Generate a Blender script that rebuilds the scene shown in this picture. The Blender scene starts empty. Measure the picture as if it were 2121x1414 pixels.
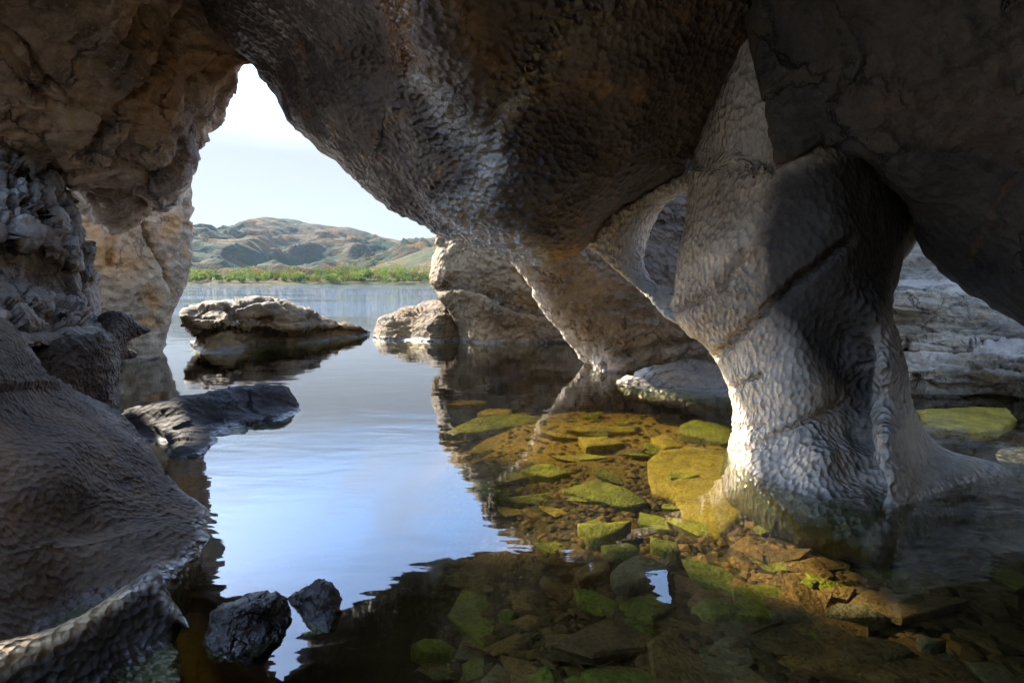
import bpy, math, random
import numpy as np
from mathutils import Vector, Matrix
from mathutils.geometry import delaunay_2d_cdt

# ------------------------------------------------------------------ camera
FPX, CX, CY, HORIZON = 1178.0, 1060.5, 707.0, 585.0      # photo pixels (2121 x 1414)
EYE = 1.4                                                # metres above the lake
PITCH = math.atan((CY - HORIZON) / FPX)
SC = bpy.context.scene
COL = SC.collection
cam_d = bpy.data.cameras.new('camera')
cam_d.sensor_width = 36.0
cam_d.lens = FPX / 2121.0 * 36.0
cam_d.clip_start = 0.05
cam_d.clip_end = 8000.0
cam = bpy.data.objects.new('camera', cam_d)
COL.objects.link(cam)
cam.location = (0, 0, EYE)
cam.rotation_euler = (math.pi / 2 - PITCH, 0, 0)
SC.camera = cam

# ------------------------------------------------------------------ sky and sun
SUN_EL, SUN_AZ = math.radians(29), math.radians(-46)     # azimuth from +Y (ahead), negative = to the left
SKY_STRENGTH = 0.10
SUN_STRENGTH = 2.0
EXPOSURE = 3.5
world = bpy.data.worlds.new('World')
SC.world = world
world.use_nodes = True
wt = world.node_tree
wt.nodes.clear()
def wn(t, **k):
    n = wt.nodes.new(t)
    for a, b in k.items():
        setattr(n, a, b)
    return n
sky = wn('ShaderNodeTexSky', sky_type='NISHITA', sun_disc=False)
sky.sun_elevation = SUN_EL
sky.sun_rotation = SUN_AZ
sky.air_density = 1.0
sky.dust_density = 0.4
sky.ozone_density = 5.0
bg = wn('ShaderNodeBackground')
bg.inputs['Strength'].default_value = SKY_STRENGTH
out = wn('ShaderNodeOutputWorld')
tc = wn('ShaderNodeTexCoord')
sep = wn('ShaderNodeSeparateXYZ')
wt.links.new(tc.outputs['Generated'], sep.inputs[0])
zc = wn('ShaderNodeMath', operation='MAXIMUM'); zc.inputs[1].default_value = 0.0
wt.links.new(sep.outputs['Z'], zc.inputs[0])
za = wn('ShaderNodeMath', operation='ADD'); za.inputs[1].default_value = 0.22
wt.links.new(zc.outputs[0], za.inputs[0])
dx = wn('ShaderNodeMath', operation='DIVIDE'); dy = wn('ShaderNodeMath', operation='DIVIDE')
wt.links.new(sep.outputs['X'], dx.inputs[0]); wt.links.new(za.outputs[0], dx.inputs[1])
wt.links.new(sep.outputs['Y'], dy.inputs[0]); wt.links.new(za.outputs[0], dy.inputs[1])
cmb = wn('ShaderNodeCombineXYZ')
wt.links.new(dx.outputs[0], cmb.inputs[0]); wt.links.new(dy.outputs[0], cmb.inputs[1])
cn = wn('ShaderNodeTexNoise')
cn.inputs['Scale'].default_value = 1.15
cn.inputs['Detail'].default_value = 7
cn.inputs['Roughness'].default_value = 0.55
cn.inputs['Distortion'].default_value = 0.6
wt.links.new(cmb.outputs[0], cn.inputs['Vector'])
ramp = wn('ShaderNodeMapRange'); ramp.interpolation_type = 'SMOOTHSTEP'
ramp.inputs['From Min'].default_value = 0.42
ramp.inputs['From Max'].default_value = 0.72
ramp.inputs['To Min'].default_value = 0.0
ramp.inputs['To Max'].default_value = 0.85
wt.links.new(cn.outputs['Fac'], ramp.inputs['Value'])
hz = wn('ShaderNodeMapRange'); hz.interpolation_type = 'SMOOTHSTEP'   # milky air low over the lake
hz.inputs['From Min'].default_value = 0.20
hz.inputs['From Max'].default_value = 0.42
hz.inputs['To Min'].default_value = 0.985
hz.inputs['To Max'].default_value = 0.0
wt.links.new(zc.outputs[0], hz.inputs['Value'])
mix0 = wn('ShaderNodeMix', data_type='RGBA')             # milky air
mix0.inputs['B'].default_value = (0.60, 0.64, 0.695, 1)
wt.links.new(hz.outputs[0], mix0.inputs['Factor'])
wt.links.new(sky.outputs[0], mix0.inputs['A'])
mix = wn('ShaderNodeMix', data_type='RGBA')              # thin drifting cloud
mix.inputs['B'].default_value = (2.2, 2.35, 2.6, 1)
lowf = wn('ShaderNodeMapRange'); lowf.inputs['From Min'].default_value = 0.20; lowf.inputs['From Max'].default_value = 0.35
wt.links.new(zc.outputs[0], lowf.inputs['Value'])
cf = wn('ShaderNodeMath', operation='MULTIPLY')
wt.links.new(ramp.outputs[0], cf.inputs[0]); wt.links.new(lowf.outputs[0], cf.inputs[1])
wt.links.new(cf.outputs[0], mix.inputs['Factor'])
wt.links.new(mix0.outputs['Result'], mix.inputs['A'])
wt.links.new(mix.outputs['Result'], bg.inputs['Color'])
wt.links.new(bg.outputs[0], out.inputs['Surface'])

sun_dir = Vector((math.sin(SUN_AZ) * math.cos(SUN_EL), math.cos(SUN_AZ) * math.cos(SUN_EL), math.sin(SUN_EL)))
sd = bpy.data.lights.new('sun', 'SUN')
sd.energy = SUN_STRENGTH
sd.angle = math.radians(2.5)
sd.color = (1.0, 0.90, 0.74)
sun = bpy.data.objects.new('sun', sd)
COL.objects.link(sun)
sun.rotation_euler = (-sun_dir).to_track_quat('-Z', 'Y').to_euler()

SC.view_settings.view_transform = 'Standard'
SC.view_settings.look = 'None'
SC.view_settings.exposure = EXPOSURE
SC.view_settings.gamma = 1.0
SC.view_settings.use_curve_mapping = False
SC.render.engine = 'CYCLES'
cy = SC.cycles
cy.max_bounces = 8
cy.diffuse_bounces = 4
cy.glossy_bounces = 4
cy.transmission_bounces = 4
cy.transparent_max_bounces = 10
cy.volume_bounces = 0
cy.sample_clamp_indirect = 6.0
cy.use_denoising = True
cy.caustics_reflective = True
cy.caustics_refractive = False

# ------------------------------------------------------------------ maths helpers
def rays(px, py):
    u = (px - CX) / FPX
    v = (CY - py) / FPX
    return u, math.cos(PITCH) + v * math.sin(PITCH), -math.sin(PITCH) + v * math.cos(PITCH)
def unproj(px, py, Y):
    """the point at distance Y ahead that stands behind pixel (px, py)"""
    dx_, dy_, dz_ = rays(px, py)
    t = Y / dy_
    return np.stack([dx_ * t, Y + 0 * dx_, EYE + dz_ * t], -1)
def at_height(px, py, z):
    px = np.asarray(px, float); py = np.asarray(py, float)
    dx_, dy_, dz_ = rays(px, py)
    t = (z - EYE) / dz_
    return np.stack([dx_ * t, dy_ * t, np.full_like(t, z)], -1)
def wY(py):
    _, a, b = rays(CX, py)
    return -EYE * a / b

_rs = np.random.RandomState(7)
_perm = _rs.permutation(4096)
_grad = _rs.normal(size=(4096, 3)); _grad /= np.linalg.norm(_grad, axis=1)[:, None]
_pts = _rs.rand(4096, 3)
def _hash(i, j, k):
    return _perm[(_perm[(_perm[i & 4095] + j) & 4095] + k) & 4095]
def perlin(p):
    p = np.asarray(p, float)
    i = np.floor(p).astype(np.int64); f = p - i
    w = f * f * f * (f * (f * 6 - 15) + 10)
    r = 0
    for a in (0, 1):
        for b in (0, 1):
            for c in (0, 1):
                g = _grad[_hash(i[:, 0] + a, i[:, 1] + b, i[:, 2] + c)]
                d = (g * (f - np.array([a, b, c]))).sum(1)
                r = r + d * (w[:, 0] if a else 1 - w[:, 0]) * (w[:, 1] if b else 1 - w[:, 1]) * (w[:, 2] if c else 1 - w[:, 2])
    return r
def fbm(p, octaves=4, gain=0.5):
    s, a, q = 0, 1.0, np.asarray(p, float)
    for o in range(octaves):
        s = s + a * perlin(q + 17.3 * o)
        a *= gain; q = q * 2.03
    return s
def worley(p):
    i = np.floor(p).astype(np.int64)
    best = np.full(len(p), 9.0)
    for a in (-1, 0, 1):
        for b in (-1, 0, 1):
            for c in (-1, 0, 1):
                q = i + np.array([a, b, c])
                d = q + 0.12 + 0.76 * _pts[_hash(q[:, 0], q[:, 1], q[:, 2])] - p
                best = np.minimum(best, (d * d).sum(1))
    return np.sqrt(best)

def cells(p):
    i = np.floor(p).astype(np.int64)
    f1 = np.full(len(p), 9.0); f2 = np.full(len(p), 9.0); cid = np.zeros(len(p), np.int64); vec = np.zeros((len(p), 3))
    for a in (-1, 0, 1):
        for b in (-1, 0, 1):
            for c in (-1, 0, 1):
                q = i + np.array([a, b, c])
                hh = _hash(q[:, 0], q[:, 1], q[:, 2])
                d = q + 0.1 + 0.8 * _pts[hh] - p
                r = np.sqrt((d * d).sum(1))
                n = r < f1
                f2 = np.where(n, f1, np.minimum(f2, r))
                f1 = np.where(n, r, f1); cid = np.where(n, hh, cid); vec[n] = d[n]
    return f1, f2, cid, vec

def seg_dist(P, poly, closed=False):
    A = np.asarray(poly, float)
    B = np.roll(A, -1, 0) if closed else A[1:]
    if not closed: A = A[:-1]
    best = np.full(len(P), 1e9)
    for a, b in zip(A, B):
        ab = b - a
        t = np.clip(((P - a) @ ab) / max(ab @ ab, 1e-9), 0, 1)
        d = P - a - t[:, None] * ab
        best = np.minimum(best, (d * d).sum(1))
    return np.sqrt(best)
def inside(P, poly):
    A = np.asarray(poly, float); B = np.roll(A, -1, 0)
    r = np.zeros(len(P), bool)
    for a, b in zip(A, B):
        if a[1] == b[1]: continue
        c = ((a[1] > P[:, 1]) != (b[1] > P[:, 1])) & (P[:, 0] < (b[0] - a[0]) * (P[:, 1] - a[1]) / (b[1] - a[1]) + a[0])
        r ^= c
    return r
def chaikin(poly, n=1):
    P = np.asarray(poly, float)
    for _ in range(n):
        Q = np.roll(P, -1, 0)
        P = np.stack([P * .8 + Q * .2, P * .2 + Q * .8], 1).reshape(-1, 2)
    return P
def resample(poly, s):
    P = np.asarray(poly, float); out_ = []
    for a, b in zip(P, np.roll(P, -1, 0)):
        n = max(1, int(round(np.linalg.norm(b - a) / s)))
        for k in range(n):
            out_.append(a + (b - a) * k / n)
    return np.array(out_)
def tps(ctrl):
    C = np.array([(a, b) for a, b, _ in ctrl], float) / 500.0
    V = np.array([wY(b) if c == 'w' else c for a, b, c in ctrl], float)
    n = len(C)
    def K(r2):
        return np.where(r2 > 1e-12, r2 * np.log(np.maximum(r2, 1e-12)), 0)
    M = np.zeros((n + 3, n + 3))
    r2 = ((C[:, None] - C[None]) ** 2).sum(2)
    M[:n, :n] = K(r2) + np.eye(n) * 1e-4
    M[:n, n] = 1; M[:n, n + 1:] = C; M[n, :n] = 1; M[n + 1:, :n] = C.T
    w = np.linalg.solve(M, np.concatenate([V, [0, 0, 0]]))
    lo, hi = V.min() * 0.85, V.max() * 1.12
    def ev(P):
        P = P / 500.0
        r2 = ((P[:, None] - C[None]) ** 2).sum(2)
        return np.clip(K(r2) @ w[:n] + w[n] + P @ w[n + 1:], lo, hi)
    return ev
def subdivide(V, T):
    E = np.sort(np.concatenate([T[:, [0, 1]], T[:, [1, 2]], T[:, [2, 0]]]), 1)
    U, inv = np.unique(E, axis=0, return_inverse=True)
    inv = inv.reshape(-1)
    n, m = len(V), len(T)
    a, b, c = inv[:m] + n, inv[m:2 * m] + n, inv[2 * m:] + n
    V2 = np.concatenate([V, (V[U[:, 0]] + V[U[:, 1]]) / 2])
    T2 = np.concatenate([np.stack([T[:, 0], a, c], 1), np.stack([T[:, 1], b, a], 1), np.stack([T[:, 2], c, b], 1), np.stack([a, b, c], 1)])
    return V2, T2
def vnormals(V, T):
    n = np.cross(V[T[:, 1]] - V[T[:, 0]], V[T[:, 2]] - V[T[:, 0]])
    N = np.zeros_like(V)
    for k in range(3):
        for ax in range(3):
            N[:, ax] += np.bincount(T[:, k], n[:, ax], len(V))
    return N / np.maximum(np.linalg.norm(N, axis=1), 1e-12)[:, None]

# ------------------------------------------------------------------ object helpers
def mesh_np(name, V, T, mat, parent=None, attrs=None, smooth=True):
    me = bpy.data.meshes.new(name)
    T = np.ascontiguousarray(T, np.int32); k = T.shape[1]
    me.vertices.add(len(V)); me.vertices.foreach_set('co', np.ascontiguousarray(V, np.float32).ravel())
    me.loops.add(T.size); me.loops.foreach_set('vertex_index', T.ravel())
    me.polygons.add(len(T)); me.polygons.foreach_set('loop_start', np.arange(0, T.size, k, dtype=np.int32))
    me.update(calc_edges=True)
    me.polygons.foreach_set('use_smooth', np.full(len(T), smooth))
    for a, v in (attrs or {}).items():
        at = me.attributes.new(a, 'FLOAT', 'POINT')
        at.data.foreach_set('value', np.ascontiguousarray(v, np.float32))
    me.materials.append(mat)
    o = bpy.data.objects.new(name, me)
    COL.objects.link(o)
    if parent: o.parent = parent
    return o
def tag(o, label, cat, group=None, kind=None):
    o['label'] = label; o['category'] = cat
    if group: o['group'] = group
    if kind: o['kind'] = kind
    return o
def struct(o, kind='structure', label=None):
    o['kind'] = kind
    if label: o['label'] = label
    return o
def empty(name, loc):
    o = bpy.data.objects.new(name, None); o.empty_display_size = 0.2
    COL.objects.link(o); o.location = loc
    return o
def adopt(parent, o):
    o.parent = parent
    o.matrix_parent_inverse = Matrix.Translation(-Vector(parent.location))

# ------------------------------------------------------------------ materials
class NT:
    def __init__(s, name):
        s.m = bpy.data.materials.new(name); s.m.use_nodes = True
        s.t = s.m.node_tree; s.t.nodes.clear()
        s.out = s.n('ShaderNodeOutputMaterial')
    def n(s, typ, ins=None, **k):
        nd = s.t.nodes.new(typ)
        for a, b in k.items(): setattr(nd, a, b)
        for a, b in (ins or {}).items(): s.set(nd.inputs[a], b)
        return nd
    def set(s, sock, v):
        if isinstance(v, bpy.types.NodeSocket): s.t.links.new(v, sock)
        elif isinstance(v, (tuple, list)) and len(v) == 3 and sock.type == 'RGBA': sock.default_value = (*v, 1)
        else: sock.default_value = v
    def math(s, op, a, b=0.0, c=None):
        nd = s.n('ShaderNodeMath', operation=op)
        s.set(nd.inputs[0], a); s.set(nd.inputs[1], b)
        if c is not None: s.set(nd.inputs[2], c)
        return nd.outputs[0]
    def ramp(s, v, a, b, lo=0.0, hi=1.0):
        nd = s.n('ShaderNodeMapRange', {'Value': v, 'From Min': a, 'From Max': b, 'To Min': lo, 'To Max': hi}, interpolation_type='SMOOTHSTEP')
        return nd.outputs[0]
    def noise(s, vec, scale, detail=5, rough=0.55, dist=0.0):
        return s.n('ShaderNodeTexNoise', {'Vector': vec, 'Scale': scale, 'Detail': detail, 'Roughness': rough, 'Distortion': dist}).outputs['Fac']
    def mixc(s, f, a, b, blend='MIX'):
        nd = s.n('ShaderNodeMix', data_type='RGBA', blend_type=blend)
        s.set(nd.inputs['Factor'], f); s.set(nd.inputs['A'], a); s.set(nd.inputs['B'], b)
        return nd.outputs['Result']
    def attr(s, name):
        return s.n('ShaderNodeAttribute', attribute_name=name).outputs['Fac']

def rock_mat(name, light, dark, stain=(0.30, 0.17, 0.06), stain_amt=0.35, cell=17.0, cup=0.6, grain=0.35,
             rough=0.75, wet_line=0.07, strata=0.0, spec=0.4, mottle=1.0, stretch=(1, 1, 1), flow=None, frac=1.5, crack=0.7):
    N = NT(name)
    pos = N.n('ShaderNodeNewGeometry').outputs['Position']
    fpos = pos if flow is None else N.n('ShaderNodeMapping', {'Vector': pos, 'Rotation': (0, flow[0], 0), 'Scale': flow[1]}).outputs[0]
    big = N.noise(fpos, 0.9, 6, 0.6, 0.4)
    mid = N.noise(fpos, 4.3, 7, 0.66, 0.25)
    fine = N.noise(pos, 34.0, 5, 0.6)
    c = N.mixc(N.ramp(big, 0.36, 0.64), light, dark)
    c = N.mixc(N.math('MULTIPLY', N.ramp(mid, 0.42, 0.72), 0.65 * mottle), c, tuple(x * 0.45 for x in dark))
    c = N.mixc(N.math('MULTIPLY', N.ramp(fine, 0.5, 0.75), 0.35), c, tuple(min(1, x * 1.5) for x in light))
    st = N.noise(N.n('ShaderNodeVectorMath', {0: fpos, 1: (1, 1, 2.2)}, operation='MULTIPLY').outputs[0], 1.7, 6, 0.65, 0.8)
    sf = N.math('MULTIPLY', N.ramp(st, 0.55, 0.72), stain_amt)
    sf = N.math('MAXIMUM', sf, N.math('MULTIPLY', N.attr('ochre'), N.ramp(mid, 0.25, 0.6, 0.35, 1.0)))
    c = N.mixc(sf, c, stain)
    c = N.mixc(N.math('MULTIPLY', N.attr('patina_shade'), 0.95), c, (0.034, 0.029, 0.025))  # dark rock coat; on the pillar front it also carries painted shade
    c = N.mixc(N.math('MULTIPLY', N.attr('pale'), 0.85), c, (0.62, 0.56, 0.47))  # pale rock tone, also used for painted highlights and lit faces
    # hairline fractures, broken up so that only stretches of them show
    cw = N.n('ShaderNodeVectorMath', {0: N.n('ShaderNodeTexNoise', {'Vector': pos, 'Scale': 2.3, 'Detail': 5, 'Roughness': 0.65}).outputs['Color'], 1: (0.55, 0.55, 0.55), 2: pos}, operation='MULTIPLY_ADD').outputs[0]
    ce = N.n('ShaderNodeTexVoronoi', {'Vector': cw, 'Scale': frac}, feature='DISTANCE_TO_EDGE').outputs['Distance']
    crk = N.math('MULTIPLY', N.ramp(ce, 0.0, 0.03, 1.0, 0.0), N.ramp(N.noise(pos, 1.6, 3), 0.47, 0.60))
    c = N.mixc(N.math('MULTIPLY', crk, crack), c, tuple(x * 0.3 for x in dark))
    # scallops: solution cups with sharp rims
    wob = N.n('ShaderNodeTexNoise', {'Vector': pos, 'Scale': 9.0, 'Detail': 2}).outputs['Color']
    wv = N.n('ShaderNodeVectorMath', {0: wob, 1: (0.30 / cell, 0.30 / cell, 0.30 / cell), 2: pos}, operation='MULTIPLY_ADD').outputs[0]
    wv = N.n('ShaderNodeVectorMath', {0: wv, 1: stretch}, operation='MULTIPLY').outputs[0]
    vo = N.n('ShaderNodeTexVoronoi', {'Vector': wv, 'Scale': cell, 'Smoothness': 0.25}, feature='SMOOTH_F1').outputs['Distance']
    cups = N.math('MULTIPLY', N.math('POWER', vo, 1.6), N.math('MULTIPLY', N.math('MULTIPLY_ADD', N.attr('cups'), 0.85, 0.15), N.ramp(N.noise(pos, 2.1, 4, 0.6), 0.36, 0.58, 0.5, 1.0)))
    # wetness: near the lake and where water seeps
    z = N.n('ShaderNodeSeparateXYZ', {0: pos}).outputs['Z']
    zz = N.math('SUBTRACT', z, N.math('MULTIPLY', N.math('SUBTRACT', mid, 0.5), wet_line * 0.9))
    line = N.ramp(zz, wet_line * 0.35, wet_line, 1.0, 0.0)
    wet = N.math('MAXIMUM', line, N.attr('wet'))
    c = N.mixc(N.math('MULTIPLY', line, 0.5), c, tuple(x * 0.25 for x in dark))
    alg = N.ramp(zz, -wet_line * 0.4, wet_line * 0.25, 1.0, 0.0)      # algae on whatever the lake covers
    c = N.mixc(N.math('MULTIPLY', alg, 0.92), c, N.mixc(N.ramp(mid, 0.4, 0.65), (0.060, 0.070, 0.014), (0.034, 0.030, 0.012)))
    b1 = N.n('ShaderNodeBump', {'Height': cups, 'Strength': cup, 'Distance': 1.9 / cell})
    hsum = N.math('MULTIPLY_ADD', mid, 1.6, N.math('MULTIPLY', fine, 0.7))
    hsum = N.math('MULTIPLY_ADD', crk, -1.3 * crack, hsum)
    if strata:
        sv = N.n('ShaderNodeVectorMath', {0: pos, 1: (0.35, 0.35, 7.0)}, operation='MULTIPLY').outputs[0]
        hsum = N.math('MULTIPLY_ADD', N.noise(sv, 2.2, 6, 0.6, 0.6), strata, hsum)
    b2 = N.n('ShaderNodeBump', {'Height': hsum, 'Strength': grain, 'Distance': 0.03, 'Normal': b1.outputs[0]})
    rg = N.math('MULTIPLY_ADD', wet, -(rough - 0.2), rough)
    bs = N.n('ShaderNodeBsdfPrincipled', {'Base Color': c, 'Roughness': rg, 'Specular IOR Level': N.math('MULTIPLY_ADD', wet, 0.6 - spec, spec), 'Normal': b2.outputs[0], 'Coat Weight': N.math('MULTIPLY', N.attr('wet'), 0.8), 'Coat Roughness': 0.1, 'Coat IOR': 1.6, 'Coat Normal': b2.outputs[0]})
    N.t.links.new(bs.outputs[0], N.out.inputs['Surface'])
    return N.m

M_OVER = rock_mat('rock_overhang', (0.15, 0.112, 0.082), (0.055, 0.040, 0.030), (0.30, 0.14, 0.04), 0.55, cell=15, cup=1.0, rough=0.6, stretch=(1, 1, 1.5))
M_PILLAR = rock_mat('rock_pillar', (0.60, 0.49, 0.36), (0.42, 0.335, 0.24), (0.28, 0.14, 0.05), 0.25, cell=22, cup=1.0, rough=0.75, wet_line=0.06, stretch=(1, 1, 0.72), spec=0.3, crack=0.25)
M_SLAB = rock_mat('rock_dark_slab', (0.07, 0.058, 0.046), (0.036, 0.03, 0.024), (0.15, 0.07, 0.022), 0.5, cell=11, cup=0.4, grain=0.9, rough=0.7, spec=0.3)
M_WALL = rock_mat('rock_brown_wall', (0.58, 0.43, 0.29), (0.20, 0.155, 0.125), (0.50, 0.25, 0.07), 0.65, cell=7, cup=0.6, grain=1.0, rough=0.75, flow=(math.radians(41), (0.5, 1, 1.5)), spec=0.3, frac=1.1)
M_BUTT = rock_mat('rock_ochre_face', (0.42, 0.335, 0.22), (0.27, 0.215, 0.145), (0.46, 0.24, 0.06), 0.75, cell=8, cup=0.4, grain=0.8, strata=0.6, spec=0.3)
M_CENT = rock_mat('rock_centre', (0.27, 0.185, 0.09), (0.135, 0.092, 0.048), (0.32, 0.18, 0.055), 0.45, cell=9, cup=0.6, grain=0.9, wet_line=0.09, spec=0.25)
M_LEAN = rock_mat('rock_leaning', (0.24, 0.18, 0.115), (0.13, 0.098, 0.066), (0.26, 0.14, 0.045), 0.4, cell=11, cup=0.8, grain=0.9, wet_line=0.07, spec=0.25)  # leaning pillar's shade put into these darker colours
M_ISLE = rock_mat('rock_islet', (0.165, 0.098, 0.028), (0.075, 0.044, 0.015), (0.22, 0.125, 0.03), 0.45, cell=6, cup=0.4, grain=1.0, strata=2.4, wet_line=0.09, spec=0.25)
M_LEDGE = rock_mat('rock_grey_ledge', (0.36, 0.285, 0.21), (0.14, 0.11, 0.082), (0.32, 0.17, 0.055), 0.35, cell=14, cup=0.6, grain=0.8, strata=1.2, spec=0.3, frac=2.4)
M_FORE = rock_mat('rock_foreground', (0.135, 0.088, 0.05), (0.052, 0.034, 0.02), (0.24, 0.12, 0.04), 0.4, cell=29, cup=1.0, grain=0.6, rough=0.72, wet_line=0.05, spec=0.3)
M_RIDGE = rock_mat('rock_ridge', (0.13, 0.10, 0.06), (0.07, 0.054, 0.032), (0.62, 0.40, 0.17), 0.2, cell=32, cup=1.0, rough=0.7, wet_line=0.04, spec=0.3)
M_DARK = rock_mat('rock_wet_black', (0.055, 0.045, 0.038), (0.026, 0.021, 0.018), (0.08, 0.05, 0.03), 0.2, cell=12, cup=0.4, grain=0.8, rough=0.75, wet_line=0.03, spec=0.2)
M_WET = rock_mat('rock_wet_stone', (0.05, 0.036, 0.023), (0.02, 0.015, 0.011), (0.18, 0.10, 0.04), 0.3, cell=26, cup=0.7, grain=0.8, rough=0.45, wet_line=0.05)
M_STRATA = rock_mat('rock_strata', (0.27, 0.22, 0.15), (0.115, 0.092, 0.064), (0.26, 0.15, 0.055), 0.4, cell=13, cup=0.5, grain=0.9, strata=2.0, spec=0.3)

# ------------------------------------------------------------------ rock builder
def rock(name, poly, ctrl, mat, parent=None, R=0.25, T=0.8, step=18, levels=2, lump=0.06, lump_scale=1.3, cups=0.0, cup_scale=17,
         stretch=(1, 1, 1), cup_mask=None, cracks=(), strata=0.0, strata_dir=(0.15, 0.1, 1.0), strata_scale=5.0, ledges=(), paint=None, seed=0, smooth_poly=1, jag=2.5, blocks=()):
    """A closed rock: its face stands at the distances given by ctrl, its rim rolls back over radius R, its rear lies T further on."""
    P = chaikin(poly, smooth_poly) if smooth_poly else np.asarray(poly, float)
    B = resample(P, step)
    if jag:
        q = np.column_stack([B / 40.0, np.full(len(B), seed * 3.7)])
        B = B + np.stack([fbm(q, 4, 0.65), fbm(q + 50, 4, 0.65)], 1) * jag * 2
    lo, hi = B.min(0), B.max(0)
    rs = np.random.RandomState(seed + 11)
    pts = []
    for s, near in ((step, True), (step * 4, False)):
        gx, gy = np.meshgrid(np.arange(lo[0], hi[0], s), np.arange(lo[1], hi[1], s * 0.87))
        gx = gx + (np.arange(gx.shape[0]) % 2)[:, None] * s / 2
        G = np.stack([gx.ravel(), gy.ravel()], 1)
        G += (rs.rand(*G.shape) - 0.5) * s * 0.35
        inn = (G[:, 0] > -60) & (G[:, 0] < 2181) & (G[:, 1] > -60) & (G[:, 1] < 1474)
        G = G[inn if near else ~inn]
        if len(G):
            G = G[inside(G, B)]
        if len(G):
            G = G[seg_dist(G, B, True) > s * 0.55]
            pts.append(G)
    A = np.concatenate([B] + pts)
    nb = len(B)
    res = delaunay_2d_cdt([Vector(p) for p in A], [(i, (i + 1) % nb) for i in range(nb)], [list(range(nb))], 1, 1e-4)
    V2 = np.array([(v[0], v[1]) for v in res[0]]); Tr = np.array([t for t in res[2] if len(t) == 3])
    for _ in range(levels):
        V2, Tr = subdivide(V2, Tr)
    E = np.sort(np.concatenate([Tr[:, [0, 1]], Tr[:, [1, 2]], Tr[:, [2, 0]]]), 1)
    U, cnt = np.unique(E, axis=0, return_counts=True)
    bd = np.zeros(len(V2), bool); bd[U[cnt == 1].ravel()] = True
    F = tps(ctrl)(V2)
    for line, w, d in ledges:                  # a step: everything on the left of the line (walking along it) lies d nearer
        L = np.asarray(line, float)
        dd = seg_dist(V2, L)
        best = np.full(len(V2), 1e18); sg = np.zeros(len(V2))
        for a, b in zip(L[:-1], L[1:]):
            ab = b - a
            t = np.clip(((V2 - a) @ ab) / (ab @ ab), 0, 1)
            e = V2 - a - t[:, None] * ab
            q = (e * e).sum(1)
            s_ = np.sign(ab[0] * (V2[:, 1] - a[1]) - ab[1] * (V2[:, 0] - a[0]))
            sg = np.where(q < best, s_, sg); best = np.minimum(best, q)
        x = np.clip(sg * np.sqrt(best) / w, -1, 1)
        fade = np.exp(-(np.maximum(np.sqrt(best) - w, 0) / (w * 12)) ** 2)
        F = F + d * (0.5 * x) * fade
    d = seg_dist(V2, B, True) * F / FPX
    d[bd] = 0
    c = np.sqrt(np.clip(1 - (1 - np.minimum(d, R) / R) ** 2, 0, 1))
    front = unproj(V2[:, 0], V2[:, 1], F + R * (1 - c))
    back = unproj(V2[:, 0], V2[:, 1], F + R + T * c)
    n = len(V2)
    idx = np.arange(n); bi = np.where(bd, idx, -1)
    keep = np.where(~bd)[0]
    bi[keep] = n + np.arange(len(keep))
    V = np.concatenate([front, back[keep]])
    pix = np.concatenate([V2, V2[keep]])
    a, b, c3 = front[Tr[:, 0]], front[Tr[:, 1]], front[Tr[:, 2]]
    nn = np.cross(b - a, c3 - a)
    if (nn * (np.array([0, 0, EYE]) - a)).sum() < 0: Tr = Tr[:, ::-1]
    allT = np.concatenate([Tr, bi[Tr][:, ::-1]])
    isf = np.arange(len(V)) < n
    Nn = vnormals(V, allT)
    Q = V + seed * 13.1
    h = lump * fbm(Q * lump_scale, 5, 0.5)
    if strata:
        sdv = np.array(strata_dir, float); sdv /= np.linalg.norm(sdv)
        s = V @ sdv * strata_scale + 0.5 * fbm(Q * 1.1, 3) + seed
        k = np.floor(s); f = s - k
        lev = np.sin(k * 12.9898) * 0.5 + 0.15 * np.sin(k * 78.2)
        lev2 = np.sin((k + 1) * 12.9898) * 0.5 + 0.15 * np.sin((k + 1) * 78.2)
        t = np.clip((f - 0.82) / 0.18, 0, 1)
        h = h + strata * (lev * (1 - t) + lev2 * t - 0.5 * np.exp(-((f - 0.9) / 0.07) ** 2))
    for bscale, bamp, bcrack, bst in blocks:       # joint blocks: each cell of the rock is a tilted facet of its own, open joints between
        bq = Q * np.array(bst) * bscale + 0.22 * np.stack([perlin(Q * bscale * 1.7), perlin(Q * bscale * 1.7 + 7), perlin(Q * bscale * 1.7 + 19)], 1)
        f1, f2, cid, vec = cells(bq)
        h = h + bamp * ((_pts[cid, 0] - 0.5) + 1.1 * (vec * _grad[cid]).sum(1)) - bcrack * np.exp(-((f2 - f1) / 0.07) ** 2)
    V = V + Nn * h[:, None]
    cm = np.ones(len(V))
    if cup_mask is not None: cm = cup_mask(pix)
    if cups:
        cm = cm * (0.35 + 0.65 * np.clip(V[:, 2] / 0.16, 0, 1))
        wq = V * np.array(stretch) * cup_scale
        wq = wq + 0.35 * np.stack([perlin(V * cup_scale * 0.4), perlin(V * cup_scale * 0.4 + 9), perlin(V * cup_scale * 0.4 + 23)], 1)
        cm = cm * (0.55 + 0.45 * np.clip(0.5 + 1.6 * fbm(V * 2.1 + 3, 3), 0, 1))
        w1 = worley(wq + seed)
        w2 = worley(wq * 0.55 + 31 + seed)
        Nn = vnormals(V, allT)
        V = V + Nn * ((cups * cm * (np.minimum(w1, 1.0) ** 2 * 1.2 + 0.45 * np.minimum(w2, 1.0) ** 2 - 0.5)) * isf)[:, None]
    cr = np.zeros(len(V))
    for line, w, dep in cracks:
        wob = fbm(np.column_stack([pix / 35.0, np.full(len(pix), 5.0 + seed)]), 3) * 9
        g = np.exp(-((seg_dist(pix + np.stack([wob, wob[::-1]], 1), line)) / w) ** 2)
        cr = np.maximum(cr, g * dep)
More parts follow.
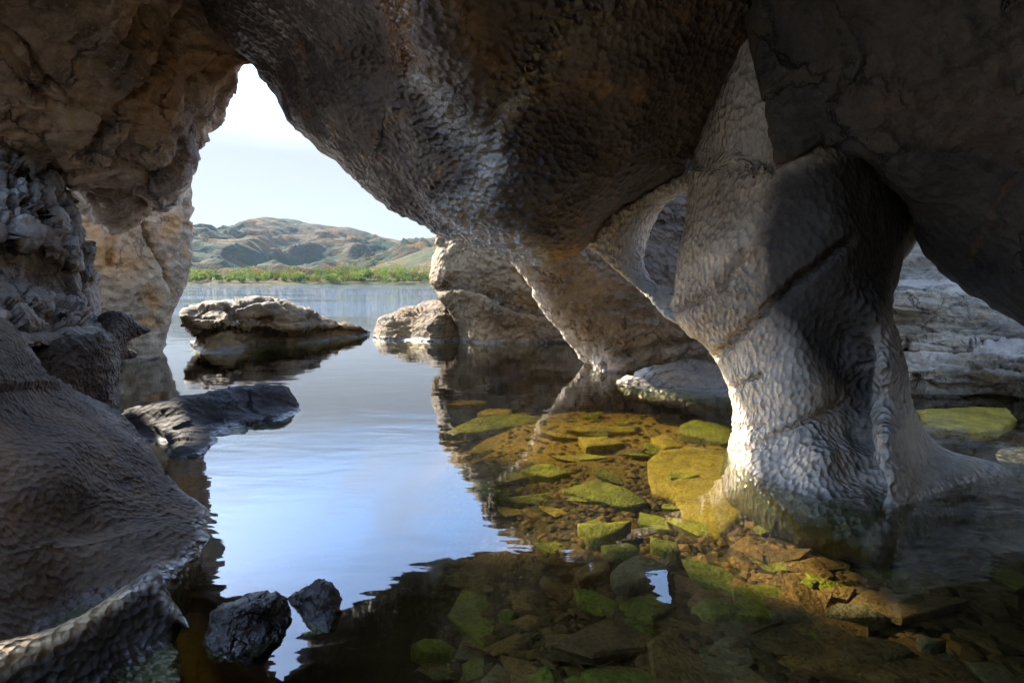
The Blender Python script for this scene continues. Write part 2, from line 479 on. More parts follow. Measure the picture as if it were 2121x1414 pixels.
    V = V - Nn * (cr * isf)[:, None]
    at = {k: np.zeros(len(V)) for k in ('wet', 'ochre', 'pale', 'patina_shade')}
    at['cups'] = np.clip(cm, 0, 1)
    for k, items in (paint or {}).items():
        for line, w, st in items:
            wob = np.stack([fbm(Q * 3.0, 5, 0.65), fbm(Q * 3.0 + 40, 5, 0.65)], 1) * (w * 0.9 if abs(w) > 12 else 16)
            if w < 0:                              # a closed patch with a soft rim of -w
                sdist = seg_dist(pix - wob * 0.6, line, True) * np.where(inside(pix - wob * 0.6, line), 1, -1)
                at[k] = np.maximum(at[k], st * np.clip(0.5 + sdist / (-2 * w), 0, 1))
                continue
            at[k] = np.maximum(at[k], st * np.exp(-(seg_dist(pix + wob, line) / w) ** 2))
    o = mesh_np(name, V, allT, mat, None, at)
    if parent: adopt(parent, o)
    return o
def band(line, w, lo=0.15, hi=1.0):
    return lambda p: lo + (hi - lo) * np.exp(-(seg_dist(p, line) / w) ** 2)

# ------------------------------------------------------------------ the arch: overhang, pillars, slabs of one rock mass
arch = empty('rock_arch', (1.6, 4.2, 0.0))
tag(arch, 'huge dark scalloped limestone overhang and roof standing on pale waterworn pillars', 'rock arch')
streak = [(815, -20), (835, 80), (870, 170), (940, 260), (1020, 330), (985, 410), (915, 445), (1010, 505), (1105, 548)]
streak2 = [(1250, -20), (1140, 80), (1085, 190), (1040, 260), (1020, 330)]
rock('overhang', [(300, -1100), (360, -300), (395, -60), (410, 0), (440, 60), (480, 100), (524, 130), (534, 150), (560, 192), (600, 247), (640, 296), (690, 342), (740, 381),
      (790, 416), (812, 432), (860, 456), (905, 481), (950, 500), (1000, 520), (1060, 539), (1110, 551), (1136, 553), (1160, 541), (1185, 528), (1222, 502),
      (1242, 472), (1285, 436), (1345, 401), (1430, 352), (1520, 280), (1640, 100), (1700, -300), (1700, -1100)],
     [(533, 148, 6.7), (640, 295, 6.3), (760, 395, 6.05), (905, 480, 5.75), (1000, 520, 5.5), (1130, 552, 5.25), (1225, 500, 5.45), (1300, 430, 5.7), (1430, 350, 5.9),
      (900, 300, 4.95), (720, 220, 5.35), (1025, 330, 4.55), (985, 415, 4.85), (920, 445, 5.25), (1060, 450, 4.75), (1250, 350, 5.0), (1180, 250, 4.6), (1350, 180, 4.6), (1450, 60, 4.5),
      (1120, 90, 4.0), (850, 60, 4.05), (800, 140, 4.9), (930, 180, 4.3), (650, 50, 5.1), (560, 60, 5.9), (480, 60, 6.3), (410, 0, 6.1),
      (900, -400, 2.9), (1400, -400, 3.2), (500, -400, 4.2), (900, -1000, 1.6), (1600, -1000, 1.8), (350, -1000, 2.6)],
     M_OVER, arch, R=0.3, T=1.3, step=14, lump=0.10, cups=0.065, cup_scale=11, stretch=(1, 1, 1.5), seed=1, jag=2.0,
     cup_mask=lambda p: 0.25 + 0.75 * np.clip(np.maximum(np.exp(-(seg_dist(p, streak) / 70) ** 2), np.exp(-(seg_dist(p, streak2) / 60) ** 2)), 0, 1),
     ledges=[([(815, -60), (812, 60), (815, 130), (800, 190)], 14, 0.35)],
     paint={'wet': [(streak, 42, 1.0), (streak2, 38, 0.9)], 'pale': [(streak[2:], 27, 0.95), (streak2[2:], 18, 0.7)], 'ochre': [([(815, -40), (835, 90), (880, 180)], 34, 0.8), ([(930, 0), (990, 90), (1040, 150)], 30, 0.5), ([(1150, 535), (1190, 520)], 12, 1.0)]})  # pale along the streaks paints in their wet glints

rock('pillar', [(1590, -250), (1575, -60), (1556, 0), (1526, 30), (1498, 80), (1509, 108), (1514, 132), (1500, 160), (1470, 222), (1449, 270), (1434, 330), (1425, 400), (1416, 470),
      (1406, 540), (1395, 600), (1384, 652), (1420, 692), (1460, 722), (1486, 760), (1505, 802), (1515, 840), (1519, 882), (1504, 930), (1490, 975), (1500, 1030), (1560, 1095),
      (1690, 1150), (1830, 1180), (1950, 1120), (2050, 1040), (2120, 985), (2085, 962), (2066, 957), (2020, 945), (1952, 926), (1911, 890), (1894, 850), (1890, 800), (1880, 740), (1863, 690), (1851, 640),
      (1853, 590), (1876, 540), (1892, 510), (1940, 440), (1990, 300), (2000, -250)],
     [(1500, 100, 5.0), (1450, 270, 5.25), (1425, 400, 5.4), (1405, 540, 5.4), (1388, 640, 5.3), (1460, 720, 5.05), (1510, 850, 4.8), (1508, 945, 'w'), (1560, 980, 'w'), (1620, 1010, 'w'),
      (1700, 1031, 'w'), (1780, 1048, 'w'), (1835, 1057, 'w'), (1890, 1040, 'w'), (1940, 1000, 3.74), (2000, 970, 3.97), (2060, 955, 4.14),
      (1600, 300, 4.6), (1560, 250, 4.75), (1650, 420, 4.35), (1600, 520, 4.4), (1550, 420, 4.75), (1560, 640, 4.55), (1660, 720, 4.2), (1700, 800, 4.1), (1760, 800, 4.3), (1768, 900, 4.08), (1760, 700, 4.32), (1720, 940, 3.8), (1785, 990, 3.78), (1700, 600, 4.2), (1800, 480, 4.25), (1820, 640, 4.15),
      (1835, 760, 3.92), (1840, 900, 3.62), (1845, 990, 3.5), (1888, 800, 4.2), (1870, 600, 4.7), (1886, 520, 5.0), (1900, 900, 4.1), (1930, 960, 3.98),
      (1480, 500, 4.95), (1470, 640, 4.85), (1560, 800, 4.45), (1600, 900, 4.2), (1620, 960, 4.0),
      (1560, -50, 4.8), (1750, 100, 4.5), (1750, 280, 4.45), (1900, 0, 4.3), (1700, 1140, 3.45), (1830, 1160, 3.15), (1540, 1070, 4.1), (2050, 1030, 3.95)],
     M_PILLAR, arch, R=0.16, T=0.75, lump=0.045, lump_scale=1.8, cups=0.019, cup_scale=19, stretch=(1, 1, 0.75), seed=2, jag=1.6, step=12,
     cup_mask=lambda p: 0.12 + 0.88 * np.clip(np.maximum(np.exp(-(seg_dist(p, [(1530, 60), (1510, 250), (1490, 420), (1450, 600), (1530, 780), (1590, 900), (1650, 980), (1780, 1040)]) / 100) ** 2),
                                                     np.exp(-(seg_dist(p, [(1850, 640), (1850, 800), (1850, 950), (1880, 1010), (2040, 960)]) / 80) ** 2)), 0, 1),
     cracks=[([(1470, 745), (1545, 680), (1640, 590), (1760, 500)], 9, 0.10), ([(1400, 640), (1500, 590), (1540, 520)], 7, 0.06), ([(1515, 805), (1570, 775)], 5, 0.05), ([(1520, 935), (1600, 905), (1720, 850), (1780, 815)], 8, 0.06),
             ([(1785, 720), (1772, 850), (1790, 960), (1830, 1050)], 14, 0.16), ([(1505, 890), (1580, 880)], 5, 0.04), ([(1440, 340), (1500, 350), (1590, 350)], 10, 0.07)],
     ledges=[([(1395, 655), (1450, 625), (1520, 570), (1545, 520)], 12, -0.10), ([(1440, 345), (1520, 320), (1590, 348), (1680, 310)], 10, -0.15)],
     paint={'ochre': [([(1410, 640), (1470, 610), (1530, 540), (1600, 470), (1720, 340)], 16, 0.55)], 'patina_shade': [([(1605, 350), (1565, 480), (1575, 620), (1645, 700), (1705, 780), (1765, 850), (1778, 960), (1788, 860), (1800, 720), (1850, 610), (1882, 520), (1990, 300), (1740, 320)], -26, 1.0)], 'pale': [([(1530, 60), (1560, 160), (1540, 300)], 45, 0.6), ([(1530, 780), (1590, 900), (1650, 980)], 80, 0.6), ([(1850, 760), (1860, 930), (2000, 955)], 50, 0.6)]})  # lit flanks painted pale; front darkened as dark coat plus painted shade

rock('ring_strut', [(1212, 502), (1235, 480), (1262, 450), (1300, 425), (1350, 395), (1440, 345), (1470, 380), (1428, 392), (1395, 410), (1365, 440), (1347, 480), (1338, 512), (1333, 545), (1350, 580),
      (1385, 598), (1430, 600), (1440, 690), (1382, 662), (1345, 620), (1300, 582), (1258, 545), (1226, 515)],
     [(1212, 502, 5.75), (1262, 450, 5.75), (1350, 400, 5.9), (1440, 360, 6.0), (1365, 440, 6.3), (1340, 512, 6.35), (1300, 500, 5.95), (1345, 585, 5.95), (1300, 570, 5.85), (1400, 630, 5.5)],
     M_PILLAR, arch, R=0.09, T=0.25, lump=0.03, cups=0.03, cup_scale=15, seed=3, step=10, levels=2, jag=1.2,
     paint={'pale': [([(1240, 510), (1300, 565), (1385, 630)], 40, 0.9), ([(1310, 520), (1320, 470), (1410, 395)], 30, 0.7)], 'ochre': [([(1332, 515), (1338, 525)], 9, 1.0)]})  # light on the strut and hole rim painted in as pale

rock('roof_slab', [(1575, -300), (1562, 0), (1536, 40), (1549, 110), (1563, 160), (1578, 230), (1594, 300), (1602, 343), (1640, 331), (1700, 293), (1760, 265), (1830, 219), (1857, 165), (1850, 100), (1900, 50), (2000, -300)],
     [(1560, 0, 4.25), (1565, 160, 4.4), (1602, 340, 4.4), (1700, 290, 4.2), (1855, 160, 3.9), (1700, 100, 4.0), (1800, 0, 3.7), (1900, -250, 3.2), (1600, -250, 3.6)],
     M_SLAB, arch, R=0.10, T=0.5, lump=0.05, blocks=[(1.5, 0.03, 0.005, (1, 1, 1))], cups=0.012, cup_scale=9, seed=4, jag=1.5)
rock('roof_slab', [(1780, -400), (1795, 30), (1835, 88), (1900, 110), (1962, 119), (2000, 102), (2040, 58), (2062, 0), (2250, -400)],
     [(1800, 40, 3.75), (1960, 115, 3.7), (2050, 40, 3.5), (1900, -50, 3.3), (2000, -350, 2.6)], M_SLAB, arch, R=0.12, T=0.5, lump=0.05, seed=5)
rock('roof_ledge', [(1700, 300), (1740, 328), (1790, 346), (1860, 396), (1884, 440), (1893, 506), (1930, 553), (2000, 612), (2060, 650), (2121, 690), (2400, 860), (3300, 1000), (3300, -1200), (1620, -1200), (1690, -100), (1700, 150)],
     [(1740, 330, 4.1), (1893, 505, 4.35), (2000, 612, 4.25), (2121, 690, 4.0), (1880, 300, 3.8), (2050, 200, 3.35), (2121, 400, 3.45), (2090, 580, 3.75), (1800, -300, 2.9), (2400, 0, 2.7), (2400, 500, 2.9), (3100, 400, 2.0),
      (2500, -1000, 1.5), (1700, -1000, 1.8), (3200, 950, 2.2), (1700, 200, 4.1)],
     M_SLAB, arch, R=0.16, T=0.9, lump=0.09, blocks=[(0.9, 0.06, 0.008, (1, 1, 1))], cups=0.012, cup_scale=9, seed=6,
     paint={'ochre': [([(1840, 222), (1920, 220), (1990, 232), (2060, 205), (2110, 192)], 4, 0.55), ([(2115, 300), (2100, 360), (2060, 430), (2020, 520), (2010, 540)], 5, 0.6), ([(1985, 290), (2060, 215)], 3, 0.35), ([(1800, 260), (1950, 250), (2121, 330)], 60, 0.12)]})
rock('leaning_pillar', [(980, 440), (1020, 500), (1055, 540), (1090, 590), (1130, 645), (1170, 690), (1200, 725), (1221, 762), (1228, 800), (1262, 830), (1292, 800), (1300, 785), (1340, 778), (1420, 775), (1530, 780), (1580, 640), (1560, 330), (1400, 300), (1200, 340), (1050, 390)],
     [(1055, 540, 8.9), (1130, 645, 9.2), (1200, 725, 9.3), (1240, 768, 'w'), (1280, 772, 'w'), (1300, 620, 8.4), (1400, 500, 8.7), (1450, 700, 8.2), (1340, 752, 8.7), (1150, 560, 8.5), (1100, 460, 8.7), (1500, 380, 8.9), (1200, 640, 8.8), (1560, 640, 8.0)],
     M_LEAN, arch, R=0.28, T=0.9, lump=0.08, cups=0.05, cup_scale=9, seed=7, blocks=[(1.3, 0.06, 0.02, (1, 1, 1))], cracks=[([(1275, 735), (1350, 722), (1480, 690)], 7, 0.14), ([(1330, 470), (1420, 455)], 4, 0.06)],
     paint={'pale': [([(1060, 545), (1130, 640), (1215, 740), (1250, 770)], 26, 0.8)], 'patina_shade': [([(1300, 380), (1440, 340), (1450, 620), (1360, 620), (1310, 560)], -14, 0.55)]})  # sunlit left rim painted pale; rock seen through the hole darkened

# ------------------------------------------------------------------ rocks beyond the arch
def thing_rock(name, label, cat, *a, **k):
    o = rock(name, *a, **k)
    return tag(o, label, cat)
thing_rock('leaning_rock', 'tall pale tan rock leaning over the water behind the arch, split by a crack', 'rock',
     [(914, 470), (905, 500), (891, 545), (890, 575), (900, 605), (925, 652), (942, 690), (946, 725), (1000, 760), (1200, 765), (1290, 740), (1300, 600), (1290, 480), (1240, 380), (1170, 290), (1110, 235), (1040, 240), (990, 320), (940, 410)],
     [(948, 707, 'w'), (1100, 708, 'w'), (1240, 712, 'w'), (895, 560, 14.0), (920, 480, 14.0), (1000, 560, 13.2), (1120, 620, 13.1), (1060, 270, 14.4), (1200, 450, 13.6), (1000, 660, 13.2), (1000, 760, 12.8), (1250, 760, 12.6)],
     M_CENT, R=0.5, T=2.0, lump=0.16, lump_scale=0.9, cups=0.05, cup_scale=6, seed=8, blocks=[(0.7, 0.09, 0.02, (1, 1, 1.2))], strata=0.03, strata_dir=(-0.35, 0.1, 1), strata_scale=2.4,
     cracks=[([(905, 600), (950, 588), (1010, 602), (1060, 632), (1120, 648), (1190, 640)], 9, 0.28), ([(1000, 545), (1060, 560), (1120, 610)], 4, 0.06)], ledges=[([(890, 597), (950, 586), (1010, 600), (1060, 630), (1120, 646), (1200, 638)], 10, -0.25)])
thing_rock('shore_boulder', 'rounded brown boulder in the water at the foot of the tall leaning rock', 'boulder',
     [(765, 697), (769, 680), (788, 656), (828, 637), (880, 626), (905, 617), (945, 632), (985, 690), (985, 740), (860, 745), (770, 725)],
     [(768, 702, 'w'), (850, 704, 'w'), (940, 706, 'w'), (880, 628, 15.2), (800, 660, 14.4), (905, 660, 13.9), (850, 740, 13.0)],
     M_ISLE, R=0.35, T=1.2, step=10, lump=0.12, cups=0.02, cup_scale=6, seed=9, blocks=[(1.1, 0.06, 0.0, (0.6, 1, 1.5))], strata=0.05, strata_scale=3.0, cracks=[([(795, 655), (850, 642), (930, 645)], 5, 0.1)])
thing_rock('islet_rock', 'long golden brown layered rock islet lying in the open lake', 'rock',
     [(379, 657), (385, 641), (430, 631), (480, 623), (540, 618), (582, 622), (620, 638), (660, 650), (700, 668), (740, 678), (763, 685), (766, 700), (740, 725), (560, 750), (430, 765), (400, 745), (396, 716), (404, 700), (384, 681)],
     [(400, 724, 'w'), (430, 731, 'w'), (560, 714, 'w'), (755, 697, 'w'), (540, 620, 13.3), (400, 645, 12.3), (385, 665, 12.0), (700, 668, 14.6), (480, 680, 12.2), (600, 670, 13.1), (430, 700, 11.8), (420, 760, 11.2), (640, 740, 12.6)],
     M_ISLE, R=0.32, T=1.4, step=10, lump=0.13, cups=0.02, cup_scale=6, seed=10, blocks=[(1.2, 0.08, 0.02, (0.6, 1, 1.6))], strata=0.11, strata_dir=(0.12, -0.15, 1), strata_scale=3.0,
     cracks=[([(404, 700), (440, 682), (520, 680), (600, 692), (700, 684), (760, 688)], 4, 0.2), ([(470, 640), (500, 670), (560, 660)], 7, 0.15)], ledges=[([(404, 700), (440, 684), (520, 682), (600, 693), (700, 685), (760, 688)], 7, 0.45)])
thing_rock('low_ledge_rock', 'low dark rock with a pale edge at the waterline between the pillars', 'rock',
     [(1272, 795), (1300, 781), (1345, 765), (1400, 752), (1450, 742), (1510, 732), (1600, 750), (1620, 850), (1400, 850), (1300, 822)],
     [(1290, 794, 'w'), (1400, 803, 'w'), (1505, 808, 'w'), (1345, 766, 8.1), (1500, 735, 8.4), (1450, 770, 7.8), (1600, 800, 7.6), (1400, 845, 7.2)],
     M_LEAN, R=0.15, T=0.8, step=10, lump=0.06, cups=0.02, cup_scale=9, seed=11, strata=0.05, strata_scale=6, paint={'pale': [([(1278, 793), (1345, 767)], 9, 0.8)]})
rl = empty('layered_ledge', (6.0, 7.0, 0.0))
tag(rl, 'grey stratified rock ledges above the pool seen past the pillar', 'rock ledge')
rock('upper_layer', [(1760, 560), (1770, 330), (1880, 200), (1960, 130), (2150, 50), (2700, 50), (2700, 780), (2121, 745), (2000, 735), (1860, 745), (1760, 735)],
     [(1860, 520, 8.3), (1880, 390, 8.6), (1880, 220, 9.0), (1900, 600, 7.7), (2000, 650, 7.5), (2121, 690, 7.3), (1850, 700, 7.6), (2500, 700, 6.8), (2040, 570, 8.0), (2150, 300, 8.6), (2650, 300, 7.6)], M_STRATA, rl, R=0.2, T=1.2, lump=0.08, cups=0.02, cup_scale=10, seed=12, blocks=[(1.6, 0.12, 0.04, (0.5, 1, 2.2))], strata=0.09, strata_scale=5.5,
     paint={'pale': [([(1870, 580), (1980, 590), (2060, 620)], 16, 0.35)]}, ledges=[([(1840, 575), (1960, 580), (2100, 640)], 8, -0.2)])  # lit stripe along the ledge painted pale
rock('lower_layer', [(1760, 712), (1880, 720), (1950, 694), (2050, 703), (2121, 700), (2600, 690), (2600, 880), (2121, 850), (2000, 838), (1890, 832), (1760, 840)],
     [(1880, 722, 7.3), (2000, 705, 7.3), (1900, 770, 6.75), (2050, 770, 6.6), (1890, 825, 7.0), (2050, 825, 6.9), (2121, 790, 6.5), (2500, 800, 6.2)], M_STRATA, rl, R=0.16, T=1.2, lump=0.07, cups=0.02, cup_scale=10, seed=13, blocks=[(2.0, 0.12, 0.05, (0.5, 1, 2.4))], strata=0.09, strata_scale=7,
     paint={'pale': [([(1890, 720), (2000, 712), (2121, 720)], 16, 0.35)]})
thing_rock('flat_shore_stone', 'small pale flat stone breaking the surface right of the pillar foot', 'stone',
     [(2058, 945), (2075, 930), (2110, 926), (2150, 924), (2190, 940), (2180, 990), (2090, 975)], [(2065, 951, 'w'), (2121, 951, 'w'), (2180, 960, 'w'), (2110, 928, 4.75), (2120, 980, 4.2)],
     M_STRATA, R=0.06, T=0.3, step=8, lump=0.02, seed=14)

# ------------------------------------------------------------------ the left side
thing_rock('ochre_buttress', 'pale ochre stained rock face dropping into the lake on the left', 'rock face',
     [(423, 250), (420, 310), (406, 370), (401, 440), (404, 500), (401, 540), (381, 600), (361, 660), (346, 710), (336, 745), (330, 790), (240, 800), (100, 780), (60, 500), (100, 260), (300, 220)],
     [(336, 743, 'w'), (250, 752, 'w'), (150, 760, 'w'), (400, 480, 10.6), (415, 310, 10.9), (300, 450, 9.8), (180, 500, 9.2), (300, 640, 10.0), (150, 300, 9.4), (370, 630, 10.6)],
     M_BUTT, R=0.35, T=1.6, lump=0.10, cups=0.03, cup_scale=6, seed=15, blocks=[(0.8, 0.09, 0.02, (1, 1, 0.7)), (2.5, 0.02, 0.0, (1, 1, 1))], strata=0.03, strata_dir=(0.5, 0, 1), strata_scale=2.2,
     cracks=[([(292, 462), (310, 500), (335, 545), (352, 590), (355, 620)], 4, 0.12), ([(390, 420), (392, 500), (378, 545)], 5, 0.10), ([(255, 640), (310, 615)], 3, 0.05)],
     paint={'ochre': [([(190, 500), (250, 540)], 45, 0.6), ([(340, 470), (370, 460)], 25, 0.6), ([(310, 600), (320, 630)], 16, 0.5)], 'wet': [([(340, 745), (250, 752)], 8, 0.5)]})
wall = empty('cave_wall', (-3.0, 6.0, 0.0))
tag(wall, 'rough brown cave wall leaning out over the left opening, streaked grey and ochre', 'rock wall')
rock('upper_face', [(540, 128), (528, 145), (505, 174), (476, 224), (457, 258), (422, 292), (396, 340), (362, 400), (339, 441), (318, 438), (280, 407), (220, 394), (150, 398), (95, 385), (50, 365), (0, 345), (-150, 360), (-190, 200), (-230, -900), (480, -900), (470, -100), (500, 60)],
     [(528, 142, 7.3), (470, 228, 7.4), (420, 292, 7.5), (339, 438, 7.4), (280, 405, 7.0), (150, 390, 6.6), (0, 300, 6.0), (310, 210, 6.3), (380, 300, 6.9), (200, 300, 6.2), (100, 120, 5.2), (250, 0, 5.4), (0, 0, 4.6), (-200, 100, 4.0), (450, 50, 6.9), (0, -500, 3.2),
      (300, -500, 4.4), (-200, 300, 5.2), (-200, -800, 2.6), (400, -800, 3.2)],
     M_WALL, wall, R=0.3, T=1.3, lump=0.20, lump_scale=1.2, cups=0.05, cup_scale=4.5, stretch=(0.6, 1, 1.3), seed=16, blocks=[(0.9, 0.13, 0.03, (1, 1, 1)), (3.0, 0.035, 0.008, (1, 1, 1))], strata=0.06, strata_dir=(-0.65, 0.2, 0.76), strata_scale=3.6, jag=3.5,
     cracks=[([(0, 60), (60, 110), (90, 170), (150, 220)], 6, 0.10), ([(330, 0), (280, 90), (250, 180)], 8, 0.08), ([(420, 20), (360, 100), (300, 180), (180, 330)], 10, 0.12)],
     paint={'ochre': [([(300, 60), (360, 160), (280, 260)], 50, 0.5), ([(105, 210), (140, 260)], 20, 0.9), ([(430, 120), (500, 140)], 35, 0.7)], 'wet': [([(240, 330), (350, 410)], 50, 0.4)], 'pale': [([(110, 205), (135, 265)], 16, 0.6)]})
rock('lower_bulge', [(110, 345), (200, 350), (300, 385), (322, 440), (290, 455), (240, 489), (205, 471), (160, 430), (135, 400)],
     [(150, 390, 7.2), (300, 410, 7.6), (240, 485, 7.9), (220, 430, 7.2)], M_WALL, wall, R=0.22, T=0.7, step=12, lump=0.10, cups=0.03, cup_scale=5, seed=17, blocks=[(2.4, 0.08, 0.03, (1, 1, 1))], paint={'pale': [([(150, 400), (190, 455), (235, 482)], 10, 0.5)]})
ledge = empty('cracked_ledge', (-3.0, 5.0, 0.0))
tag(ledge, 'dark grey fractured rock ledge stepping down below the brown cave wall', 'rock ledge')
rock('fractured_face', [(-500, 330), (0, 304), (55, 330), (105, 350), (150, 395), (158, 440), (176, 520), (186, 600), (200, 660), (150, 700), (0, 720), (-500, 760)],
     [(150, 395, 6.1), (186, 600, 5.9), (0, 320, 5.4), (60, 400, 5.1), (0, 500, 4.6), (110, 480, 5.3), (0, 650, 4.5), (150, 640, 5.5), (-400, 500, 3.2)],
     M_LEDGE, ledge, R=0.18, T=1.0, lump=0.06, cups=0.006, cup_scale=12, seed=18, blocks=[(2.4, 0.11, 0.08, (1.5, 1, 0.5))], strata=0.04, strata_dir=(0.3, 0, 1), strata_scale=4.5, step=14,
     cracks=[([(90, 360), (100, 440), (85, 520)], 6, 0.22), ([(25, 350), (30, 430), (20, 500)], 6, 0.18), ([(55, 345), (70, 400), (60, 450)], 5, 0.15), ([(130, 400), (145, 470), (150, 530)], 5, 0.14), ([(0, 420), (70, 410), (120, 425)], 4, 0.10), ([(0, 345), (90, 362)], 7, 0.14)],
     ledges=[([(-20, 500), (60, 515), (110, 540), (180, 570)], 7, 0.35), ([(-20, 330), (60, 345), (140, 400)], 8, 0.12)], paint={'ochre': [([(100, 440), (115, 500)], 10, 0.5)], 'pale': [([(40, 380), (50, 470)], 26, 0.6), ([(120, 430), (140, 510)], 14, 0.5)]})  # light on the facets painted in as pale
rock('stepped_shelf', [(-500, 560), (0, 575), (60, 590), (120, 605), (165, 615), (190, 640), (240, 690), (225, 705), (100, 720), (0, 740), (-500, 820)],
     [(0, 580, 4.5), (165, 618, 5.2), (238, 690, 5.2), (100, 650, 4.6), (0, 680, 4.0), (-400, 700, 2.9), (100, 710, 4.4)],
     M_LEDGE, ledge, R=0.12, T=0.8, lump=0.07, cups=0.03, cup_scale=10, seed=19, blocks=[(3.0, 0.10, 0.04, (0.6, 1, 1.7))], strata=0.05, strata_scale=5, step=14, cracks=[([(50, 620), (110, 650), (180, 660)], 6, 0.1)], paint={'pale': [([(60, 640), (200, 665)], 25, 0.4)]})
rock('end_block', [(30, 690), (60, 686), (100, 695), (160, 692), (215, 684), (236, 689), (244, 704), (248, 760), (252, 870), (200, 980), (60, 950), (20, 800)],
     [(60, 690, 4.5), (215, 688, 4.9), (244, 705, 5.1), (200, 740, 4.75), (150, 750, 4.5), (248, 850, 5.0), (100, 800, 4.3), (150, 950, 4.3)],
     M_FORE, ledge, R=0.10, T=0.7, lump=0.05, cups=0.035, cup_scale=13, seed=20, step=14, paint={'pale': [([(225, 700), (235, 830)], 14, 0.35)]})
rock('leaf_fin', [(200, 660), (214, 650), (232, 645), (256, 648), (272, 660), (290, 675), (316, 682), (303, 692), (275, 699), (262, 708), (262, 722), (284, 731), (280, 740), (248, 746), (235, 720), (225, 690)],
     [(205, 660, 5.4), (256, 650, 5.5), (316, 682, 5.7), (262, 715, 5.5), (282, 735, 5.6), (235, 700, 5.2)], M_FORE, ledge, R=0.05, T=0.15, step=8, lump=0.02, seed=21, jag=0.8)

thing_rock('sloping_boulder', 'big dark scalloped boulder sloping into the water in the left foreground', 'boulder',
     [(-600, 560), (-60, 640), (0, 660), (22, 667), (60, 720), (100, 770), (150, 800), (200, 829), (250, 856), (290, 890), (311, 930), (331, 966), (380, 1016), (431, 1061), (453, 1100), (446, 1130), (420, 1190), (380, 1260), (330, 1400), (200, 1600), (-600, 1600)],
     [(22, 670, 3.9), (100, 772, 3.9), (200, 832, 3.95), (250, 858, 4.0), (290, 892, 3.95), (311, 932, 3.85), (380, 1017, 3.45), (431, 1063, 3.2), (451, 1103, 'w'), (400, 1146, 'w'), (360, 1180, 'w'), (320, 1210, 'w'),
      (0, 900, 2.8), (160, 900, 3.2), (250, 960, 3.3), (330, 1050, 3.1), (200, 1060, 2.8), (100, 1100, 2.5), (270, 1130, 2.72), (100, 1250, 2.3), (0, 1300, 2.0), (-300, 800, 2.4), (-300, 1300, 1.6), (0, 760, 3.3), (250, 1450, 2.1), (380, 1260, 2.5)],
     M_FORE, R=0.14, T=1.0, lump=0.06, lump_scale=1.6, cups=0.016, cup_scale=27, seed=22, jag=1.8, step=12,
     cup_mask=lambda p: 0.30 + 0.7 * np.clip(np.exp(-(seg_dist(p, [(0, 690), (150, 800), (260, 880), (330, 990), (430, 1090)]) / 95) ** 2), 0, 1),
     ledges=[([(-50, 805), (80, 797), (150, 798), (215, 815)], 9, 0.14), ([(120, 1120), (250, 1092), (330, 1078), (450, 1098)], 9, -0.10)],
     paint={'ochre': [([(20, 1120), (60, 1010)], 6, 0.4), ([(200, 1085), (215, 1150)], 4, 0.35), ([(0, 900), (0, 1050)], 40, 0.4)], 'wet': [([(452, 1104), (400, 1140), (330, 1190)], 16, 1.0)], 'pale': [([(60, 725), (200, 832), (300, 920), (430, 1062)], 9, 0.35)]})  # pale line paints in the light caught along the crest
thing_rock('ridge_rock', 'dark pitted rock with a sharp tan crest and spike in the bottom corner', 'rock',
     [(-300, 1420), (-60, 1352), (0, 1334), (100, 1307), (180, 1266), (250, 1216), (300, 1183), (318, 1178), (338, 1200), (352, 1240), (378, 1272), (398, 1298), (388, 1306), (360, 1290), (368, 1330), (380, 1420), (390, 1560), (-300, 1700)],
     [(0, 1334, 1.73), (100, 1307, 1.82), (180, 1266, 1.96), (250, 1216, 2.14), (262, 1244, 2.09), (165, 1312, 1.88), (100, 1355, 1.78), (0, 1410, 1.66), (318, 1178, 2.25), (340, 1220, 2.23), (398, 1298, 2.16), (250, 1300, 2.04),
      (250, 1420, 1.88), (100, 1420, 1.745), (0, 1480, 1.64), (365, 1320, 2.12), (375, 1420, 1.9), (-250, 1500, 1.3), (300, 1600, 1.5)],
     M_RIDGE, R=0.05, T=0.25, lump=0.02, lump_scale=3, cups=0.007, cup_scale=34, seed=23, step=12, jag=1.2, levels=2,
     paint={'patina_shade': [([(398, 1304), (352, 1268), (326, 1222), (262, 1240), (165, 1312), (60, 1382), (-60, 1450), (-60, 1700), (400, 1700)], -7, 0.75)], 'ochre': [([(-60, 1395), (60, 1345), (160, 1292), (250, 1230)], 20, 0.95)], 'pale': [([(250, 1226), (315, 1188), (345, 1240), (390, 1292)], 11, 0.7), ([(-60, 1390), (60, 1345), (160, 1292), (250, 1230)], 20, 0.2)]})  # tan crest, with the warm light on it painted into its colour
thing_rock('flat_slab_rock', 'flat black wet slab lying half drowned beyond the sloping boulder', 'rock',
     [(230, 868), (258, 853), (300, 840), (370, 823), (440, 815), (468, 806), (492, 798), (545, 795), (590, 804), (610, 829), (623, 846), (630, 870), (560, 910), (440, 945), (310, 965), (240, 920)],
     [(622, 849, 'w'), (540, 869, 'w'), (440, 891, 'w'), (310, 919, 'w'), (260, 900, 'w'), (300, 842, 5.55), (440, 817, 5.85), (545, 797, 6.25), (600, 812, 6.25), (380, 862, 5.25), (500, 835, 5.85), (480, 810, 6.0), (440, 940, 4.6)],
     M_DARK, R=0.10, T=0.5, step=9, lump=0.06, lump_scale=2.0, cups=0.008, cup_scale=7, seed=24, blocks=[(1.5, 0.05, 0.0, (1, 1, 1))], strata=0.015, strata_dir=(0.4, 0.3, 1), strata_scale=6,
     ledges=[([(470, 800), (490, 822), (520, 850), (600, 848)], 6, -0.12), ([(620, 850), (540, 858), (470, 876), (300, 905)], 6, 0.08)])
